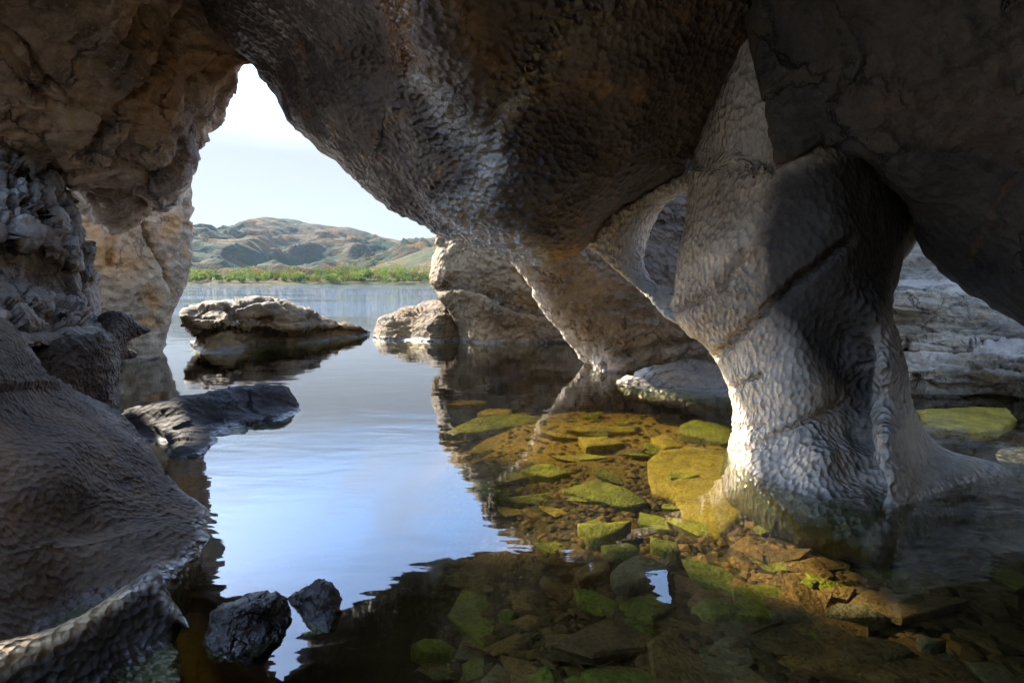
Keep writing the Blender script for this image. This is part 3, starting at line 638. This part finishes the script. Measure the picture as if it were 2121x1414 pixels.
thing_rock('wet_stone', 'rough wet dark stone with a lighter top beside the ridge, touching a smaller one', 'stone',
     [(430, 1295), (436, 1265), (455, 1250), (500, 1235), (530, 1226), (578, 1226), (598, 1240), (614, 1258), (610, 1300), (590, 1340), (520, 1362), (440, 1360), (425, 1330)],
     [(440, 1345, 'w'), (520, 1345, 'w'), (590, 1320, 'w'), (605, 1280, 'w'), (530, 1214, 2.24), (450, 1242, 2.18), (520, 1275, 2.12), (590, 1240, 2.26), (500, 1385, 1.9)],
     M_WET, R=0.06, T=0.16, step=8, lump=0.05, lump_scale=5, cups=0.022, cup_scale=17, seed=25, blocks=[(7.0, 0.014, 0.0, (1, 1, 1))], paint={'pale': [([(470, 1240), (570, 1222)], 16, 0.25)]})
thing_rock('wet_stone', 'small round black wet stone standing out in the calm water', 'stone',
     [(592, 1245), (602, 1224), (640, 1210), (690, 1206), (712, 1222), (719, 1247), (716, 1280), (690, 1320), (640, 1322), (608, 1290)],
     [(612, 1275, 'w'), (650, 1293, 'w'), (700, 1285, 'w'), (716, 1255, 'w'), (690, 1197, 2.36), (640, 1204, 2.36), (665, 1245, 2.24), (650, 1320, 2.12)],
     M_WET, R=0.06, T=0.14, step=8, lump=0.04, lump_scale=6, cups=0.02, cup_scale=17, seed=26, blocks=[(7.0, 0.012, 0.0, (1, 1, 1))])

# ------------------------------------------------------------------ rest of the cave, out of view (closes the roof and the rear)
def shell():
    na, nh = 84, 30
    V, T = [], []
    for i in range(na + 1):
        az = math.radians(58 + (297 - 58) * i / na)      # from the right, behind the camera, round to the left
        for j in range(nh + 1):
            el = j / nh * math.pi / 2
            r = 4.9 * math.cos(el) ** 0.6
            V.append((r * math.sin(az), r * math.cos(az) * 0.9 + 1.6 * (j / nh) ** 2, -1.2 + 5.3 * math.sin(el) ** 0.8))
    for i in range(na):
        azd = 58 + (297 - 58) * i / na
        for j in range(nh):
            a = i * (nh + 1) + j
            z = V[a][2]
            if OPEN[0] < azd < OPEN[1] and OPEN[2] < z < OPEN[3]: continue      # unseen opening added to let sky light into the interior
            T.append((a, a + 1, a + nh + 2)); T.append((a, a + nh + 2, a + nh + 1))
    V = np.array(V); T = np.array(T)
    V = V + vnormals(V, T) * (0.35 * fbm(V * 0.8, 4))[:, None]
    z = np.zeros(len(V))
    return mesh_np('cave_rear', V, T, M_SLAB, None, {'wet': z, 'ochre': z, 'pale': z, 'patina_shade': z, 'cups': z + 0.4})
OPEN = (212, 299, 0.3, 99.0)  # extent of the added opening, shaped for the light inside
struct(shell(), label='dark cave rock closing the space behind the viewer')

# ------------------------------------------------------------------ lake, bed
def water_mat():
    N = NT('lake_water')
    pos = N.n('ShaderNodeNewGeometry').outputs['Position']
    y = N.n('ShaderNodeSeparateXYZ', {0: pos}).outputs['Y']
    calm = N.n('ShaderNodeVectorMath', {0: pos, 1: (0.45, 1.0, 1.0)}, operation='MULTIPLY').outputs[0]
    n1 = N.noise(calm, 2.2, 3, 0.5, 0.3)
    n2 = N.noise(calm, 11.0, 2, 0.5)
    wind = N.n('ShaderNodeVectorMath', {0: pos, 1: (0.30, 1.0, 1.0)}, operation='MULTIPLY').outputs[0]
    n3 = N.noise(wind, 1.7, 4, 0.62, 0.2)
    gust = N.ramp(N.noise(N.n('ShaderNodeVectorMath', {0: pos, 1: (0.02, 0.05, 1)}, operation='MULTIPLY').outputs[0], 1.0, 3), 0.35, 0.6, 0.35, 1.0)
    far = N.math('MULTIPLY', N.ramp(y, 13.0, 30.0), gust)
    hgt = N.math('ADD', N.math('MULTIPLY', n1, 0.0050), N.math('MULTIPLY', n2, 0.0005))
    hgt = N.math('ADD', hgt, N.math('MULTIPLY', n3, N.math('MULTIPLY_ADD', far, 0.16, 0.0008)))
    bp = N.n('ShaderNodeBump', {'Height': hgt, 'Strength': 1.0, 'Distance': 1.0})
    # Schlick reflectance, the same from both sides of the surface
    inc = N.n('ShaderNodeNewGeometry').outputs['Incoming']
    cs = N.math('ABSOLUTE', N.n('ShaderNodeVectorMath', {0: inc, 1: bp.outputs[0]}, operation='DOT_PRODUCT').outputs['Value'])
    fr = N.math('MULTIPLY_ADD', N.math('POWER', N.math('SUBTRACT', 1.0, cs), 5.0), 0.925, 0.075)
    gl = N.n('ShaderNodeBsdfGlossy', {'Color': (1, 1, 1), 'Roughness': 0.015, 'Normal': bp.outputs[0]})
    tr = N.n('ShaderNodeBsdfTransparent', {'Color': (0.97, 0.95, 0.88)})
    mx = N.n('ShaderNodeMixShader', {0: fr})
    N.t.links.new(tr.outputs[0], mx.inputs[1]); N.t.links.new(gl.outputs[0], mx.inputs[2])
    N.t.links.new(mx.outputs[0], N.out.inputs['Surface'])
    va = N.n('ShaderNodeVolumeAbsorption', {'Color': (0.54, 0.50, 0.14), 'Density': 1.25})
    N.t.links.new(va.outputs[0], N.out.inputs['Volume'])
    return N.m
def box_np(x0, x1, y0, y1, z0, z1):
    V = np.array([(x, y, z) for z in (z0, z1) for y in (y0, y1) for x in (x0, x1)], float)
    Q = np.array([(0, 2, 3, 1), (4, 5, 7, 6), (0, 1, 5, 4), (2, 6, 7, 3), (0, 4, 6, 2), (1, 3, 7, 5)])
    return V, Q
V, Q = box_np(-900, 900, -8, 420, -4.0, 0.0)
struct(mesh_np('lake', V, Q, water_mat(), smooth=False), label='clear amber lake water, calm inside the cave')

def bed_height(X, Y):
    # shallow shelf under the arch on the right and near the camera, deep on the left and outside
    side = 1 / (1 + np.exp(-(X + 0.85 + 0.10 * Y - 0.5) * 2.6))
    near = np.exp(-((Y - 1.2) / 1.2) ** 2)
    sh = np.clip(side + 0.55 * near / (1 + np.exp(-(X + 0.1) * 4)), 0, 1)
    out_ = 1 / (1 + np.exp(-(Y - 11.0) * 1.0))
    z = -1.5 + 1.12 * sh
    return z * (1 - out_) + -3.2 * out_
def bed_mat():
    N = NT('lake_bed')
    pos = N.n('ShaderNodeNewGeometry').outputs['Position']
    a = N.noise(pos, 1.3, 5, 0.6); b = N.noise(pos, 14, 5, 0.65)
    yy = N.n('ShaderNodeSeparateXYZ', {0: pos}).outputs['Y']
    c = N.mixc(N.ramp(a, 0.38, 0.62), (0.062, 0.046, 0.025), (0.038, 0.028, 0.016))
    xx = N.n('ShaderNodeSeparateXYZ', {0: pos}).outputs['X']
    silt_glow = N.math('MULTIPLY', N.ramp(N.math('MULTIPLY_ADD', a, 3.0, yy), 6.0, 8.0), N.ramp(xx, -1.6, -0.3, 0.0, 0.9))      # amber light of the farther shallows put into the bed colour
    c = N.mixc(silt_glow, c, (0.46, 0.30, 0.07))
    c = N.mixc(N.math('MULTIPLY', N.ramp(b, 0.45, 0.7), 0.6), c, (0.03, 0.022, 0.013))
    bp = N.n('ShaderNodeBump', {'Height': b, 'Strength': 0.8, 'Distance': 0.04})
    bs = N.n('ShaderNodeBsdfPrincipled', {'Base Color': c, 'Roughness': 0.85, 'Normal': bp.outputs[0]})
    N.t.links.new(bs.outputs[0], N.out.inputs['Surface'])
    return N.m
gx = np.linspace(-16, 16, 260); gy = np.linspace(-4, 26, 260)
X, Y = np.meshgrid(gx, gy)
G = np.stack([X.ravel(), Y.ravel(), np.zeros(X.size)], 1)
G[:, 2] = bed_height(G[:, 0], G[:, 1]) + 0.06 * fbm(G * 1.5, 4)
ii = np.arange(259 * 260).reshape(259, 260)[:, :-1].ravel()
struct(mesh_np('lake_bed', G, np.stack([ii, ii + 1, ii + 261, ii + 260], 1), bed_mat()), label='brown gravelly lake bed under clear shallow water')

# ------------------------------------------------------------------ drowned stones
def stone_mat(name, c1, c2):
    N = NT(name)
    pos = N.n('ShaderNodeNewGeometry').outputs['Position']
    rnd = N.n('ShaderNodeObjectInfo').outputs['Random']
    a = N.noise(pos, 5, 6, 0.62); b = N.noise(pos, 40, 4, 0.6)
    c = N.mixc(N.ramp(a, 0.36, 0.66), c1, c2)
    d = N.noise(pos, 2.2, 6, 0.7, 0.6)
    c = N.mixc(N.math('MULTIPLY', N.ramp(b, 0.45, 0.7), 0.6), c, tuple(x * 0.35 for x in c2))
    c = N.mixc(N.math('MULTIPLY', N.ramp(d, 0.46, 0.66), 0.75), c, (c2[0] * 0.45, c2[1] * 0.42, c2[2] * 0.5))      # silt and dark algae film
    c = N.mixc(1.0, c, N.n('ShaderNodeCombineColor', {0: N.math('MULTIPLY_ADD', rnd, 0.4, 0.8), 1: N.math('MULTIPLY_ADD', rnd, 0.3, 0.85), 2: 1.0}).outputs[0], 'MULTIPLY')
    bp = N.n('ShaderNodeBump', {'Height': N.math('ADD', a, N.math('MULTIPLY', b, 0.4)), 'Strength': 0.9, 'Distance': 0.04})
    bs = N.n('ShaderNodeBsdfPrincipled', {'Base Color': c, 'Roughness': 0.7, 'Normal': bp.outputs[0]})
    N.t.links.new(bs.outputs[0], N.out.inputs['Surface'])
    return N.m
M_YEL = stone_mat('stone_yellow', (0.52, 0.41, 0.06), (0.34, 0.26, 0.04))
M_GRN = stone_mat('stone_green', (0.36, 0.40, 0.06), (0.20, 0.23, 0.035))
M_BRN = stone_mat('stone_brown', (0.36, 0.225, 0.10), (0.20, 0.125, 0.06))
M_GRY = stone_mat('stone_grey', (0.33, 0.28, 0.17), (0.20, 0.175, 0.11))
def slab_stone(name, pts, z, th, mat, tilt=0.0, seed=0):
    """flat stone with a broken edge: outline on the plane z, bevelled rim, thickness th"""
    P = at_height([p[0] for p in pts], [p[1] for p in pts], z)[:, :2]
    C = P.mean(0)
    rs = np.random.RandomState(seed)
    B = resample(P, 0.05)
    q = np.column_stack([B * 7, np.full(len(B), seed * 1.7)])
    B = B + np.stack([fbm(q, 3, .6), fbm(q + 30, 3, .6)], 1) * 0.010
    n = len(B)
    rings = []
    for s, dz in ((0.0, 0.012), (0.5, 0.012), (0.9, 0.008), (0.985, 0.0), (1.0, -0.012), (0.98, -th)):
        if s == 0.0: continue
        R_ = C + (B - C) * s
        zz = np.full(n, dz) + 0.014 * fbm(np.column_stack([R_ * 3.5, np.full(n, seed * 2.3)]), 3)
        rings.append(np.column_stack([R_ - C, zz + tilt * (R_[:, 1] - C[1])]))
    V = np.concatenate([np.array([[0, 0, 0.012]])] + rings)
    T = []
    for k in range(n):
        T.append((0, 1 + k, 1 + (k + 1) % n))
    for r in range(len(rings) - 1):
        o = 1 + r * n
        for k in range(n):
            a, b = o + k, o + (k + 1) % n
            T.append((a, a + n, b + n)); T.append((a, b + n, b))
    V[:, 2] += 0
    T = np.array(T)
    Nz = np.cross(V[T[0, 1]] - V[T[0, 0]], V[T[0, 2]] - V[T[0, 0]])[2]
    if Nz < 0: T = T[:, ::-1]
    o = mesh_np(name, V, T, mat)
    o.location = (C[0], C[1], z)
    return o
A7 = lambda L: [(850 + x * .4697, 750 + y * .4697) for x, y in L]
A8 = lambda L: [(1400 + x * .4697, 750 + y * .4697) for x, y in L]
STONES = [
 ('long olive green drowned slab, largest left of the leaning pillar reflection', A7([(150, 310), (285, 245), (440, 225), (590, 240), (610, 260), (480, 280), (330, 305), (200, 318)]), -.12, M_GRN),
 ('small golden slab just behind the long olive drowned slab', A7([(295, 225), (345, 205), (450, 208), (440, 235), (330, 235)]), -.16, M_YEL),
 ('thin yellow slab sunk farthest out under the tan rock reflection', A7([(155, 185), (215, 165), (330, 168), (340, 183), (220, 192)]), -.18, M_YEL),
 ('narrow bright yellow slab lying across the pillar reflection', A7([(680, 295), (760, 280), (1000, 285), (1000, 308), (780, 310)]), -.14, M_YEL),
 ('yellow wedge shaped slab in front of the narrow bright one', A7([(740, 328), (870, 330), (950, 360), (775, 378)]), -.16, M_YEL),
 ('yellow green humped slab in the middle of the shallows', A7([(490, 470), (560, 448), (640, 452), (705, 485), (620, 510), (540, 495)]), -.12, M_GRN),
 ('broad leaf shaped green slab with a mossy top', A7([(665, 560), (820, 515), (960, 555), (1055, 620), (960, 640), (800, 610)]), -.10, M_GRN),
 ('bright green boat shaped slab alone on the dark bed', A7([(735, 710), (975, 705), (930, 745), (830, 778), (780, 760)]), -.10, M_GRN),
 ('dull green flat stone below the boat shaped slab', A7([(840, 810), (960, 803), (1010, 825), (980, 842), (870, 838)]), -.16, M_GRN),
 ('wide green slab half hidden under the sky edge reflection', A7([(185, 515), (300, 520), (430, 545), (540, 575), (590, 610), (450, 620), (300, 600), (200, 550)]), -.14, M_GRN),
 ('huge round yellow green slab drowned against the pillar foot', A7([(1045, 430), (1100, 390), (1220, 368), (1380, 390), (1470, 440), (1500, 560), (1470, 680), (1370, 770), (1340, 780), (1230, 720), (1160, 600), (1070, 570), (1045, 500)]), -.13, M_YEL),
 ('olive slab tucked behind the pillar foot above the round slab', A7([(1190, 275), (1260, 248), (1330, 262), (1410, 290), (1450, 350), (1380, 358), (1180, 310)]), -.12, M_GRN),
 ('small yellow stone touching the olive slab by the pillar', A7([(1060, 330), (1130, 318), (1205, 375), (1120, 378), (1070, 350)]), -.14, M_YEL),
 ('thin yellow sliver behind the olive slab by the pillar', A7([(1300, 238), (1440, 262), (1435, 290), (1380, 280)]), -.12, M_YEL),
 ('angular brown olive stone under the edge of the sky reflection', A7([(880, 930), (920, 890), (1000, 850), (1080, 870), (1150, 910), (1060, 950), (960, 985), (890, 960)]), -.10, M_GRY),
 ('dark brown stone left of the angular olive one', A7([(725, 930), (790, 880), (870, 880), (880, 910), (830, 940), (740, 965)]), -.14, M_BRN),
 ('crooked green slab around the small bright sky patch', A7([(935, 1150), (990, 1050), (1060, 1020), (1130, 1050), (1150, 1090), (1060, 1140), (1090, 1210), (1010, 1200)]), -.2, M_GRN),
 ('small mossy stone below the round slab', A7([(1060, 770), (1180, 790), (1190, 830), (1140, 838), (1060, 800)]), -.16, M_GRN),
 ('dim green stone at the bottom edge under the overhang reflection', A7([(0, 1250), (60, 1220), (130, 1225), (210, 1265), (180, 1290), (60, 1280)]), -.3, M_GRN),
 ('tiny pale green stone in the dark overhang reflection', A7([(390, 1100), (430, 1088), (480, 1105), (440, 1122)]), -.3, M_GRN),
 ('pale tan wedge stone, brightest on the near dark bed', A8([(470, 1180), (600, 1172), (740, 1200), (650, 1250), (570, 1285), (520, 1240)]), -.12, M_BRN),
 ('long rounded brown stone right of the tan wedge', A8([(760, 1205), (880, 1210), (1000, 1240), (1060, 1280), (900, 1320), (760, 1310), (720, 1290)]), -.18, M_BRN),
 ('long dim grey green slab behind the tan wedge', A8([(355, 1130), (480, 1060), (650, 1055), (900, 1075), (950, 1130), (700, 1135), (450, 1140)]), -.2, M_GRY),
 ('olive six sided stone left of the tan wedge', A8([(160, 1170), (200, 1120), (290, 1115), (335, 1160), (330, 1210), (230, 1258), (170, 1220)]), -.18, M_GRY),
 ('dim green stone touching the six sided one', A8([(65, 1080), (120, 1040), (210, 1040), (300, 1100), (150, 1130)]), -.24, M_GRN),
 ('small green stone in the dark under the pillar reflection', A8([(530, 985), (570, 950), (630, 965), (600, 1020), (550, 1025)]), -.2, M_GRN),
 ('orange brown stone cut by the bottom edge of the picture', A8([(0, 1350), (80, 1320), (110, 1380), (90, 1430), (0, 1430)]), -.14, M_BRN),
 ('small grey stone right of the long brown stone', A8([(1070, 1200), (1190, 1235), (1100, 1245), (1060, 1225)]), -.2, M_GRY),
 ('broad yellow slab drowned in the pool right of the pillar', A8([(1060, 210), (1300, 195), (1460, 200), (1505, 250), (1420, 300), (1290, 310), (1150, 290), (1090, 260)]), -.05, M_YEL),
]
for i, (lab, pts, z, m) in enumerate(STONES):
    c0 = at_height(np.mean([p[0] for p in pts]), np.mean([p[1] for p in pts]), -0.3)
    zb = float(bed_height(np.array([c0[0]]), np.array([c0[1]]))[0])
    z = max(zb, -0.75) + 0.03 + 0.06 * ((i * 37) % 10) / 10
    if lab.startswith('broad yellow slab'): z = -0.06
    tag(slab_stone('drowned_stone', pts, z, 0.09, m, seed=i + 1), lab, 'stone', 'flat stones on the lake bed')
rs = random.Random(5)
protos = []
for k in range(7):
    n = rs.choice((4, 5, 5, 6))
    ang = sorted(rs.uniform(0, 2 * math.pi) for _ in range(n))
    ang = [2 * math.pi * (j + rs.uniform(-.36, .36)) / n for j in range(n)]
    out_ = [(math.cos(t) * rs.uniform(.75, 1.35), math.sin(t) * rs.uniform(.5, 1.0)) for t in ang]
    V = [(0, 0, .30)]
    for s, z in ((.6, .28), (.96, .22), (1.0, .10), (.9, -.45)):
        V += [(x * s * rs.uniform(.93, 1.07), y * s * rs.uniform(.93, 1.07), z + rs.uniform(-.05, .05)) for x, y in out_]
    T = [(0, 1 + j, 1 + (j + 1) % n) for j in range(n)]
    for r in range(3):
        for j in range(n):
            a, b = 1 + r * n + j, 1 + r * n + (j + 1) % n
            T += [(a, a + n, b + n), (a, b + n, b)]
    protos.append((np.array(V, float), np.array(T)))
mats = [M_BRN, M_YEL, M_GRY, M_BRN, M_GRN, M_GRN, M_BRN]
meshes = {}
LM = [(float(np.mean([p[0] for p in pts])), float(np.mean([p[1] for p in pts])), lab) for lab, pts, z, m in STONES]
TONE = {M_BRN.name: 'brown', M_GRY.name: 'grey', M_GRN.name: 'olive', M_YEL.name: 'yellowish'}
for k in range(330):
    px = rs.uniform(860, 2110); py = 760 + 670 * rs.random()
    if px < 1000 and 1180 > py > 1000: continue
    p = at_height(px, py, -0.33)
    zb = float(bed_height(np.array([p[0]]), np.array([p[1]]))[0])
    if zb < -0.75: continue
    j = rs.choice((0, 2, 3, 6, 0, 3, 4)) if py > 1120 else rs.choice((1, 1, 4, 5, 0, 6, 4))
    if j not in meshes:
        o = mesh_np('bed_stone', protos[j][0], protos[j][1], mats[j], smooth=False)
        meshes[j] = o.data
    else:
        o = bpy.data.objects.new('bed_stone', meshes[j]); COL.objects.link(o)
    s = rs.uniform(.05, .15) * (1.5 if rs.random() < .2 else 1)
    o.location = (p[0], p[1], zb + s * 0.15)
    o.scale = (s * rs.uniform(1.0, 1.8), s * 1.15, s * rs.uniform(.25, .5))
    o.rotation_euler = (rs.uniform(-.15, .15), rs.uniform(-.15, .15), rs.uniform(0, 6.28))
    near_ = min(LM, key=lambda L: (L[0] - px) ** 2 + (1.6 * (L[1] - py)) ** 2)
    key = near_[2].replace(',', '')
    for w_ in (' in ', ' on ', ' at ', ' under ', ' below ', ' left ', ' right ', ' behind ', ' around ', ' touching ', ' lying ', ' with ', ' alone ', ' half ', ' drowned ', ' tucked ', ' just ', ' sunk ', ' largest ', ' brightest ', ' cut '):
        key = key.split(w_)[0]
    ox, oy = px - near_[0], 1.6 * (py - near_[1])
    rel = ('right of' if ox > 0 else 'left of') if abs(ox) > abs(oy) else ('in front of' if oy > 0 else 'behind')
    lab = '%s %s drowned stone %s the %s' % ('tiny' if s < .075 else 'small' if s < .115 else 'hand sized', TONE[mats[j].name], rel, key)
    tag(o, lab, 'stone', 'small stones scattered on the lake bed')

def gravel():
    r = np.random.RandomState(8)
    n = 9000
    px = r.uniform(840, 2150, n); py = r.uniform(740, 1430, n)
    p = at_height(px, py, -0.36)
    zb = bed_height(p[:, 0], p[:, 1]); k = zb > -0.8
    p = p[k]; zb = zb[k]; n = len(p)
    base = np.array([(1, 0, 0), (.3, .9, 0), (-.8, .6, 0), (-.8, -.6, 0), (.3, -.9, 0), (0, 0, .6), (.15, .1, -.5)], float)
    T0 = np.array([(0, 1, 5), (1, 2, 5), (2, 3, 5), (3, 4, 5), (4, 0, 5), (1, 0, 6), (2, 1, 6), (3, 2, 6), (4, 3, 6), (0, 4, 6)])
    s_ = r.uniform(.010, .045, n) * np.where(r.rand(n) < .1, 1.6, 1)
    an = r.uniform(0, 6.28, n); ca, sa = np.cos(an), np.sin(an)
    B_ = base[None] * r.uniform(.75, 1.25, (n, 7, 3)) * s_[:, None, None] * np.array([1.2, .9, .55])
    X_ = B_[..., 0] * ca[:, None] - B_[..., 1] * sa[:, None]; Y_ = B_[..., 0] * sa[:, None] + B_[..., 1] * ca[:, None]
    zz = zb + 0.06 * fbm(np.column_stack([p[:, 0], p[:, 1], zb * 0]) * 1.5, 4) + s_ * .2
    V = np.stack([X_ + p[:, :1], Y_ + p[:, 1:2], B_[..., 2] + zz[:, None]], -1).reshape(-1, 3)
    T = (T0[None] + 7 * np.arange(n)[:, None, None]).reshape(-1, 3)
    tone = np.repeat(r.rand(n), 7)
    N = NT('gravel')
    a = N.attr('tone')
    c = N.mixc(a, (0.045, 0.03, 0.016), (0.20, 0.125, 0.05))
    bs = N.n('ShaderNodeBsdfPrincipled', {'Base Color': c, 'Roughness': 0.8})
    N.t.links.new(bs.outputs[0], N.out.inputs['Surface'])
    return mesh_np('gravel', V, T, N.m, None, {'tone': tone}, smooth=False)
struct(gravel(), 'stuff', 'small brown pebbles and gravel on the lake bed')

# ------------------------------------------------------------------ far shore
def hill(name, prof, Yr, Y0, mat, seed, amp, n=220, m=70):
    px = np.array([p[0] for p in prof], float); py = np.array([p[1] for p in prof], float)
    xs = np.linspace(px[0], px[-1], n)
    ys = np.interp(xs, px, py)
    zr = unproj(xs, ys, np.full(n, Yr))
    V = []
    for j in range(m):
        t = j / (m - 1)                                  # 0 at the shore .. 1 at the ridge .. then down behind
        s = t / 0.75
        Yj = Y0 + (Yr - Y0) * s
        hgt = np.where(s <= 1, np.clip(s, 0, 1) ** 1.25, np.clip(1 - (s - 1) * 1.4, 0, 1))
        w = zr[:, 0] + 0 * s
        V.append(np.column_stack([w, np.full(n, Yj), zr[:, 2] * hgt]))
    V = np.concatenate(V)
    q = V.copy(); q[:, 2] = 0
    env = np.clip(V[:, 2] / max(zr[:, 2].max(), 1), 0, 1)
    rdg = 1 - np.abs(fbm(q * np.array([1, 0.45, 1]) / (Yr * 0.20) + seed, 8, 0.6)) * 2
    tt = np.clip((V[:, 1] - Y0) / (Yr - Y0), 0, 1)
    prof_ = np.clip(4 * tt * (1.03 - tt), 0.07, 1) ** 0.8
    V[:, 2] += (fbm(q * np.array([1, 0.5, 1]) / (Yr * 0.15) + seed + 5, 8, 0.62) * 0.7 + (rdg - 0.7) * 0.9) * amp * prof_ * (env > 0.01)
    V[:, 2] -= 1.0 * (env <= 0.001)
    ii = (np.arange(m - 1)[:, None] * n + np.arange(n - 1)[None]).ravel()
    return mesh_np(name, V, np.stack([ii, ii + 1, ii + n + 1, ii + n], 1), mat)
def hill_mat(name, scale, warm, green, dark, rockc):
    N = NT(name)
    pos = N.n('ShaderNodeNewGeometry').outputs['Position']
    p = N.n('ShaderNodeVectorMath', {0: pos, 1: (scale, scale * .6, scale * 1.5)}, operation='MULTIPLY').outputs[0]
    a = N.noise(p, 6, 8, 0.6, 0.5); b = N.noise(p, 17, 8, 0.65, 0.3); g = N.noise(p, 46, 6, 0.7)
    z = N.n('ShaderNodeSeparateXYZ', {0: pos}).outputs['Z']
    low = N.ramp(N.math('MULTIPLY_ADD', a, 160.0, z), 60, 190, 1.0, 0.0)
    c = N.mixc(N.ramp(a, 0.40, 0.60), warm, dark)
    c = N.mixc(N.math('MULTIPLY', N.ramp(b, 0.44, 0.58), N.math('MULTIPLY_ADD', low, 0.4, 0.55)), c, green)
    c = N.mixc(N.math('MULTIPLY', N.ramp(N.noise(p, 3.1, 4, 0.6, 0.6), 0.46, 0.60), 0.85), c, green)
    c = N.mixc(N.math('MULTIPLY', N.ramp(g, 0.56, 0.68), 0.55), c, rockc)
    bp = N.n('ShaderNodeBump', {'Height': N.math('ADD', N.math('MULTIPLY', b, 1.2), g), 'Strength': 1.0, 'Distance': 9.0})
    bs = N.n('ShaderNodeBsdfPrincipled', {'Base Color': c, 'Roughness': 0.95, 'Specular IOR Level': 0.1, 'Normal': bp.outputs[0]})
    N.t.links.new(bs.outputs[0], N.out.inputs['Surface'])
    return N.m
M_HILL = hill_mat('moorland', 1 / 400, (0.125, 0.058, 0.008), (0.010, 0.034, 0.012), (0.045, 0.030, 0.008), (0.045, 0.034, 0.026))
M_HILL2 = hill_mat('moorland_near', 1 / 200, (0.19, 0.12, 0.04), (0.06, 0.075, 0.02), (0.10, 0.075, 0.03), (0.15, 0.12, 0.08))
struct(hill('hill', [(-1400, 470), (-600, 440), (0, 470), (300, 500), (380, 496), (440, 487), (470, 482), (500, 470), (530, 456), (560, 449), (600, 452), (640, 462), (680, 468), (720, 470), (750, 480), (790, 488), (840, 495), (905, 490), (980, 484), (1200, 470), (1700, 460), (2600, 490), (3600, 470)],
     1500, 560, M_HILL, 3.0, 66, n=420, m=150), label='brown and green moorland mountain across the lake')
struct(hill('hill', [(600, 588), (700, 575), (760, 560), (800, 546), (850, 527), (905, 508), (1000, 495), (1200, 490), (1600, 520), (2200, 560)], 760, 430, M_HILL2, 9.0, 6, n=200, m=80), label='low tawny hillside in front of the mountain')
def shore_np():
    xs = np.linspace(-900, 1200, 160)
    V = []
    for t, z in ((0, -0.5), (3, 0.25), (8, 0.9), (30, 2.5), (120, 5.0), (420, 6.0)):
        y0 = 335 + 9 * fbm(np.column_stack([xs / 60, xs * 0, xs * 0 + 2]), 3)
        V.append(np.column_stack([xs, y0 + t, np.full(160, z)]))
    V = np.concatenate(V)
    ii = (np.arange(5)[:, None] * 160 + np.arange(159)[None]).ravel()
    return V, np.stack([ii, ii + 1, ii + 161, ii + 160], 1)
V, Q = shore_np()
struct(mesh_np('shore', V, Q, M_HILL2), label='low grassy far shore of the lake')
def leaf_mat():
    N = NT('woodland_leaves')
    at = N.attr('tone')
    c = N.mixc(at, (0.045, 0.075, 0.012), (0.22, 0.27, 0.025))
    c = N.mixc(N.attr('autumn'), c, (0.20, 0.13, 0.03))
    bs = N.n('ShaderNodeBsdfPrincipled', {'Base Color': c, 'Roughness': 0.8, 'Specular IOR Level': 0.2})
    tl = N.n('ShaderNodeBsdfTranslucent', {'Color': c})
    mx = N.n('ShaderNodeMixShader', {0: 0.3})
    N.t.links.new(bs.outputs[0], mx.inputs[1]); N.t.links.new(tl.outputs[0], mx.inputs[2])
    N.t.links.new(mx.outputs[0], N.out.inputs['Surface'])
    return N.m
def woodland():
    r = np.random.RandomState(3)
    P, tone, aut = [], [], []
    for k in range(330):
        x = r.uniform(-230, 60); row = r.rand()
        y = 344 + row * 55 + 9 * float(fbm(np.array([[x / 60, 0, 2.0]]), 3)[0])
        hgt = r.uniform(2.6, 7.6) * (0.75 + 0.5 * row) * (1.0 + 0.35 * math.exp(-((x + 95) / 40) ** 2))
        w = hgt * r.uniform(.5, .85); z0 = 0.8 + row * 3.0
        t0, a0 = r.rand(), (r.rand() < 0.22) * r.uniform(.4, .9)
        nb = 6
        cent = np.column_stack([r.normal(0, .42, nb) * w, r.normal(0, .42, nb) * w, r.uniform(.35, .85, nb) * hgt])
        for c in cent:
            m = 46
            d = r.normal(size=(m, 3)); d /= np.linalg.norm(d, axis=1)[:, None]
            p = c + d * (r.uniform(.6, 1.0, (m, 1)) * w * .42) * np.array([1, 1, .8]) + np.array([x, y, z0])
            P.append(p); tone.append(np.clip(t0 * .6 + r.rand(m) * .4, 0, 1)); aut.append(np.full(m, a0))
    P = np.concatenate(P); tone = np.concatenate(tone); aut = np.concatenate(aut)
    n = len(P)
    A = r.normal(size=(n, 3)); A /= np.linalg.norm(A, axis=1)[:, None]
    Bv = np.cross(A, r.normal(size=(n, 3))); Bv /= np.linalg.norm(Bv, axis=1)[:, None]
    s = r.uniform(.25, .55, (n, 1))
    V = np.stack([P - A * s, P + Bv * s * .7, P + A * s, P - Bv * s * .7], 1).reshape(-1, 3)
    Q = np.arange(4 * n).reshape(n, 4)
    return mesh_np('woodland', V, Q, leaf_mat(), None, {'tone': np.repeat(tone, 4), 'autumn': np.repeat(aut, 4)}, smooth=False)
struct(woodland(), 'stuff', 'band of green and yellowing trees along the far shore')

# ------------------------------------------------------------------ air
def haze_mat():
    N = NT('haze_air')
    pv = N.n('ShaderNodeVolumePrincipled', {'Color': (0.55, 0.76, 1.0), 'Density': 0.00004, 'Anisotropy': 0.2})
    N.t.links.new(pv.outputs[0], N.out.inputs['Volume'])
    return N.m
V, Q = box_np(-3600, 3700, -14, 2300, -6.0, 290.0)
struct(mesh_np('haze', V, Q, haze_mat(), smooth=False), 'stuff', 'thin pale blue haze over the lake and mountain')
